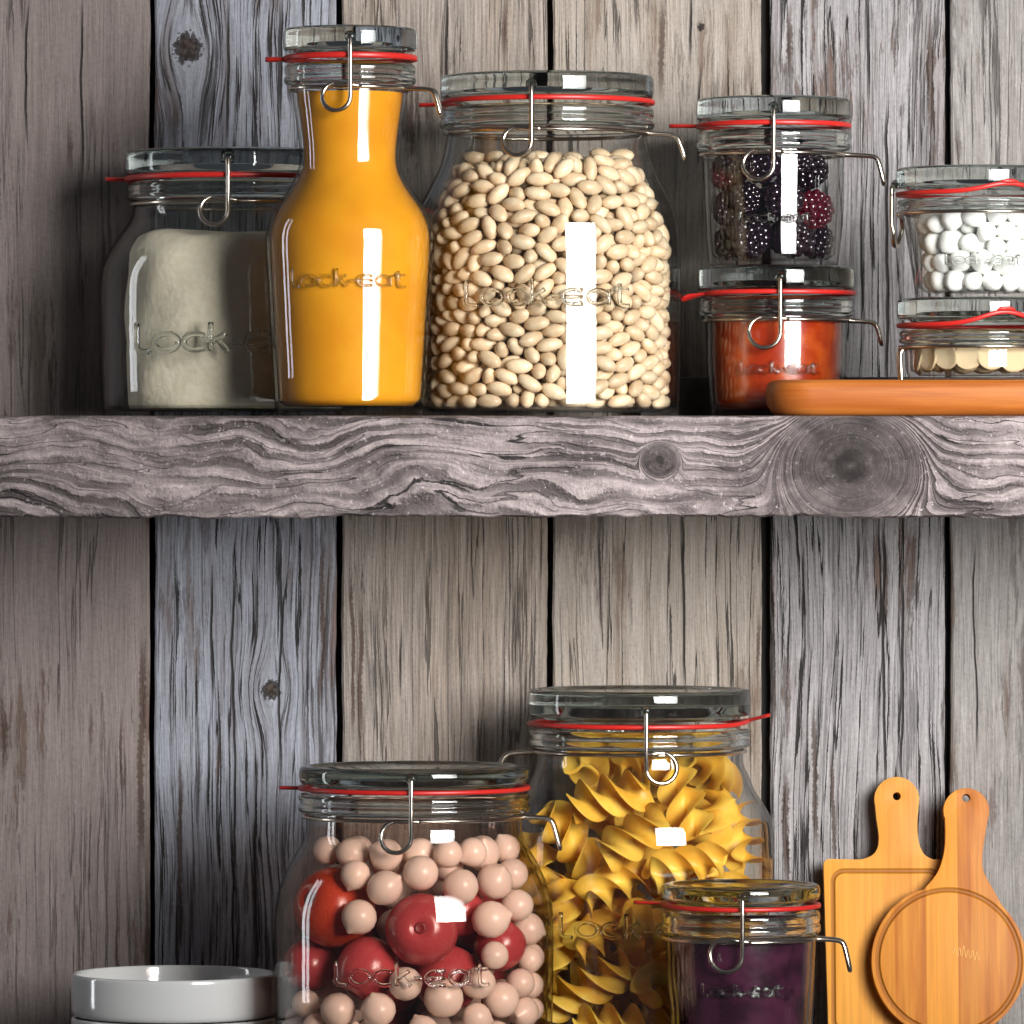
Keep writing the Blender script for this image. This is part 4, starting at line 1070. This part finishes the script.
# ---- fusilli
def fusilli_mesh(R, half, hand=1):
    mb = MB(); n = int(half * 2 / R * 9) + 2
    sec = []                                       # three curled fins
    for k in range(3):
        a = 2 * PI * k / 3
        fin = [(.10, -.07), (.45, -.10), (.80, -.055), (.97, .03), (1.0, .10), (.93, .115), (.78, .05), (.45, .05), (.10, .07)]
        for (r, t) in fin:
            aa = a + math.atan2(t, r) + .35 * r
            q = math.hypot(r, t); sec.append((q * math.cos(aa), q * math.sin(aa)))
    m = len(sec); vs = []; fs = []
    for i in range(n + 1):
        z = -half + 2 * half * i / n
        tw = hand * z / R * 2.0
        k = 1 - .10 * (abs(z) / half) ** 4
        for x, y in sec:
            vs.append((R * k * (x * math.cos(tw) - y * math.sin(tw)), R * k * (x * math.sin(tw) + y * math.cos(tw)), z))
    for i in range(n):
        for k in range(m):
            l = (k + 1) % m
            fs.append((i * m + k, i * m + l, (i + 1) * m + l, (i + 1) * m + k))
    fs.append(tuple(range(m))[::-1]); fs.append(tuple(n * m + k for k in range(m)))
    return mb.add(vs, fs)
def pasta():
    j = jP; s = j.s; R = 23
    PA = mat_noise('fusilli', (.78, .40, .035), (.88, .56, .080), 60, .45, .0003, var=.14, Subsurface_Weight=.12, Subsurface_Radius=(.005, .003, .001))
    H = 50
    # px, py, screen angle (deg), depth angle (deg)
    fl = [(580, 985, -6, 0, 52), (566, 925, 80, 10, 46), (625, 882, 24, 5, 56), (572, 848, -28, 10, 50), (608, 795, 20, -10, 40), (672, 800, 80, 15, 44), (716, 778, -35, 20, 38), (708, 838, 60, 15, 44), (748, 838, 85, 10, 36),
          (652, 935, -35, 5, 50), (618, 1030, 4, 0, 50), (668, 985, 70, 15, 46), (540, 1010, 75, 0, 44), (720, 900, 10, 10, 48), (745, 955, 80, 0, 46), (700, 1010, 20, 0, 46), (588, 760, 60, 20, 26), (655, 760, -20, 20, 36), (690, 870, -15, 30, 40), (540, 870, 70, 10, 36), (600, 930, 30, 40, 40), (640, 840, 80, 20, 36)]
    B = []
    for px, py, a, dp, h in fl:
        a = math.radians(a); d = math.radians(dp)
        B.append(dict(p=front(j, px, py, R, 4), a=(math.cos(a) * math.cos(d), math.sin(d), math.sin(a) * math.cos(d)), h=(h - R * .55) * s, k=5, r=R * s * .90, H=h))
    for i in range(22):
        a = RNG.uniform(.2, PI - .2); d = RNG.normal(0, 1, 3); d /= np.linalg.norm(d)
        Rr = RNG.uniform(20, 80)
        B.append(dict(p=(Rr * s * math.cos(a), Rr * s * math.sin(a) + 10 * s, RNG.uniform(30, 280) * s), a=tuple(d), h=34 * s, k=5, r=R * s * .90, H=46))
    P0, A = relax(B, lambda z: j.rin(z) - 1.5 * s, j.tb + .5 * s, j.fr(745), 240, .07)
    meshes = {}
    for i, b in enumerate(B):
        key = (b['H'], i % 2)
        if key not in meshes: meshes[key] = fusilli_mesh(R * s, b['H'] * s, 1).mesh('fusilli', PA, 50)
        o = link('fusilli', meshes[key], None, Vector(j.loc) + Vector(P0[i]))
        q = Vector(A[i]).to_track_quat('Z', 'Y') @ Quaternion((0, 0, 1), RNG.uniform(0, 6.28))
        o.rotation_mode = 'QUATERNION'; o.rotation_quaternion = q
        tag(o, 'yellow spiral of fusilli in the tall wide pasta jar', 'pasta', 'fusilli in the pasta jar')
pasta()
# ------------------------------------------------------------------ white dishes
CER = NB('white_glaze').pbr((.50, .505, .50), .10, Specular_IOR_Level=.6, Coat_Weight=.4, Coat_Roughness=.04)
def dish(cx, y, pyrim, R, zb, label):
    s = sc(y); Rm = R * s
    zr = wz(pyrim, y)
    h = zr - zb
    p = [(0, .004), (Rm * .72, .004), (Rm - 12 * s, .0055), (Rm - 7 * s, .010), (Rm - 5.5 * s, h - 3 * s), (Rm - 4.5 * s, h - .6 * s), (Rm - 2.5 * s, h), (Rm - .6 * s, h - 1 * s), (Rm, h - 4 * s),
         (Rm, h - 10 * s), (Rm - .2 * s, 8 * s), (Rm - 1.5 * s, 3 * s), (Rm - 5 * s, .4 * s), (Rm - 10 * s, 0), (Rm * .7, 0), (0, .001)]
    p = [p[0]] + chaikin(p[1:-1], 2) + [p[-1]]
    o = lathe(p, 128).build('round_dish', CER, None, (wx(cx, y), y, zb), sharp=60)
    return tag(o, label, 'dish', 'stacked white dishes')
yd = .012
zmid = wz(1016.5, yd - 104 * S)
dish(174.5, yd, 1016, 103.5, ZL, 'lower white round dish, carrying the upper one of the stack')
dish(174.5, yd, 972.5, 103.5, wz(1016, yd), 'upper white round dish on the stack by the onion jar')

# ------------------------------------------------------------------ cutting boards
def board(name, outline, hole, th, mat, loc, rot, label):
    """outline and hole in metres in the board's own x,z plane; extruded along y with rounded edges"""
    bm = bmesh.new()
    def loop(pts): 
        vs = [bm.verts.new((p[0], 0, p[1])) for p in pts]
        return [bm.edges.new((vs[i], vs[(i + 1) % len(vs)])) for i in range(len(vs))]
    e = loop(outline) + loop(hole)
    bmesh.ops.triangle_fill(bm, use_beauty=True, use_dissolve=False, edges=e)
    bmesh.ops.recalc_face_normals(bm, faces=bm.faces)
    r = bmesh.ops.extrude_face_region(bm, geom=bm.faces[:])
    for v in r['geom']:
        if isinstance(v, bmesh.types.BMVert): v.co.y += th
    bmesh.ops.recalc_face_normals(bm, faces=bm.faces)
    sharp = [ed for ed in bm.edges if len(ed.link_faces) == 2 and ed.calc_face_angle(0) > 1.0]
    bmesh.ops.bevel(bm, geom=sharp, offset=.0011, segments=3, affect='EDGES', profile=.5, clamp_overlap=True)
    me = bpy.data.meshes.new(name); bm.to_mesh(me); bm.free()
    me.materials.append(mat); me.polygons.foreach_set('use_smooth', [True] * len(me.polygons)); me.set_sharp_from_angle(angle=math.radians(35))
    o = link(name, me, None, loc); o.rotation_euler = rot
    return tag(o, label, 'cutting board', 'small bamboo cutting boards')
def circ(cx, cz, r, n=22): return [(cx + r * math.cos(2 * PI * i / n), cz + r * math.sin(2 * PI * i / n)) for i in range(n)]
def arcz(cx, cz, r, a0, a1, n=10): return [(cx + r * math.cos(math.radians(a0 + (a1 - a0) * i / n)), cz + r * math.sin(math.radians(a0 + (a1 - a0) * i / n))) for i in range(n + 1)]
# square board, front face drawn from photo pixels about (890, base)
yb = .100; sb = sc(yb)
BASE = HY + (Z0 - ZL) / sc(yb - .01)
def bp(px, py, ox=890.0): return ((px - ox) * sb, (BASE - py) * sb)
def square_board():
    pts = []
    c = lambda px, py: bp(px, py)
    out = []
    rr = 6 * sb
    x0, z0 = c(828, BASE); x1, zt = c(946, 861)
    out += arcz(x0 + rr, z0 + rr, rr, 180, 270, 6) + arcz(x1 - rr, z0 + rr, rr, 270, 360, 6)
    xl = x0 - 4 * sb                                     # slightly wider at the top
    out += arcz(x1 + 4 * sb - rr, zt - rr, rr, 0, 90, 6)
    # neck and handle
    hx, hz = c(898, 801); hr = 22.5 * sb
    right = [c(934, 861.5), c(926, 858), c(921, 850), c(918.5, 838), c(918.5, 822)]
    left = [c(877.5, 822), c(880, 838), c(879, 850), c(873, 858), c(862, 861.5)]
    out += chaikin(right, 2) + arcz(hx, hz, hr, -14, 194, 26) + chaikin(left, 2)
    out += arcz(xl + rr, zt - rr, rr, 90, 180, 6)
    gx = (x0 + x1) / 2; gz = c(0, 873)[1]
    m = board_mat('bamboo_square', (.60, .255, .032), (.52, .205, .024), (.66, .31, .048), ('rect', gx, (z0 + 9 * sb + gz) / 2, (x1 - x0) / 2 - 5 * sb, (gz - z0 - 9 * sb) / 2), seed=2.2, strip=55)
    return board('square_cutting_board', out, circ(hx, c(0, 798)[1], 4 * sb), .008, m, (wx(890, yb), .094, ZL + .0006), (math.radians(-7.5), 0, 0),
                 'square bamboo paddle board leaning on the wall beside the dark jam jar')
def round_board():
    c = lambda px, py: bp(px, py, 947)
    cx, cz = c(947, 961); R = 77 * sb
    hx, hz = c(966, 811); hr = 23 * sb
    out = []
    a0 = math.degrees(math.asin(0)) 
    right = [c(987.5, 818), c(984, 838), c(981, 858), c(982, 872), c(989, 884), c(999, 903)]
    left = [c(922, 890), c(934, 877), c(940, 866), c(944, 850), c(945, 835), c(944.5, 818)]
    a_r = math.degrees(math.atan2(c(0, 903)[1] - cz, c(1001, 0)[0] - cx)); a_l = math.degrees(math.atan2(c(0, 890)[1] - cz, c(920, 0)[0] - cx))
    body = arcz(cx, cz, R, a_l, a_r + 360, 70)          # counter-clockwise round the disc
    out = body[1:-1] + chaikin(right[::-1], 2) + arcz(hx, hz, hr, -14, 194, 26) + chaikin(left[::-1], 2)
    m = board_mat('bamboo_round', (.58, .225, .024), (.36, .105, .011), (.66, .29, .040), ('ring', cx, cz, 71 * sb, 0), seed=5.7, strip=62)
    o = board('round_cutting_board', out, circ(hx, c(0, 798)[1] - 9 * sb + 9 * sb, 4 * sb), .008, m, (wx(947, yb), .0795, ZL + .0006), (math.radians(-8.5), 0, 0),
              'round bamboo paddle board leaning in front of the square one')
    mb = MB()
    pts = [(950 + q * 28 / 24, 950 + 6 * math.sin(q * 1.7) * (1 if q % 5 else 1.6) + q * .25) for q in range(25)]
    tube([(c(a, b_)[0], -.00005, c(a, b_)[1]) for a, b_ in chaikin(pts, 1)], .00022, 6, mb=mb)
    mb.build('engraved_mark', NB('engraving').pbr((.72, .40, .11), .5), o, sharp=0)
    return o
square_board(); round_board()

# ------------------------------------------------------------------ floor of the room, far below
FL = mat_noise('floor_boards', (.10, .07, .05), (.16, .11, .075), 12, .5)
tag(rbox(-1.2, 1.2, -2.2, .16, -.03, 0, .003, 1).build('floor', FL), kind='structure')
# ------------------------------------------------------------------ light
def area(name, loc, target, sx, sy, watts, col=(1, 1, 1), spread=180):
    l = bpy.data.lights.new(name, 'AREA'); l.shape = 'RECTANGLE'; l.size = sx; l.size_y = sy
    l.energy = watts; l.color = col; l.spread = math.radians(spread)
    o = bpy.data.objects.new(name, l); COL.objects.link(o); o.location = loc
    o.rotation_euler = (Vector(target) - Vector(loc)).to_track_quat('-Z', 'Y').to_euler()
    return o
area('window_light', (.66, -1.16, Z0 + .20), (.09, .10, Z0 + .05), .60, .66, 5.5, (1, .985, .965), 54)
area('side_light', (-.80, .085, Z0), (0, -.16, Z0), .05, .95, .55, (.95, .97, 1), 120)
w = bpy.data.worlds.new('world'); SC.world = w; w.use_nodes = True
w.node_tree.nodes['Background'].inputs[0].default_value = (.80, .86, 1, 1)
w.node_tree.nodes['Background'].inputs[1].default_value = .06

vs_ = SC.view_settings
vs_.view_transform = 'Standard'; vs_.look = 'None'; vs_.gamma = 1; vs_.exposure = 0; vs_.use_curve_mapping = False
cy = SC.cycles
cy.max_bounces = 24; cy.transparent_max_bounces = 48; cy.transmission_bounces = 20; cy.glossy_bounces = 8; cy.diffuse_bounces = 4
cy.sample_clamp_indirect = 4.0; cy.blur_glossy = 0.6; cy.caustics_reflective = False; cy.caustics_refractive = True
cy.use_denoising = True
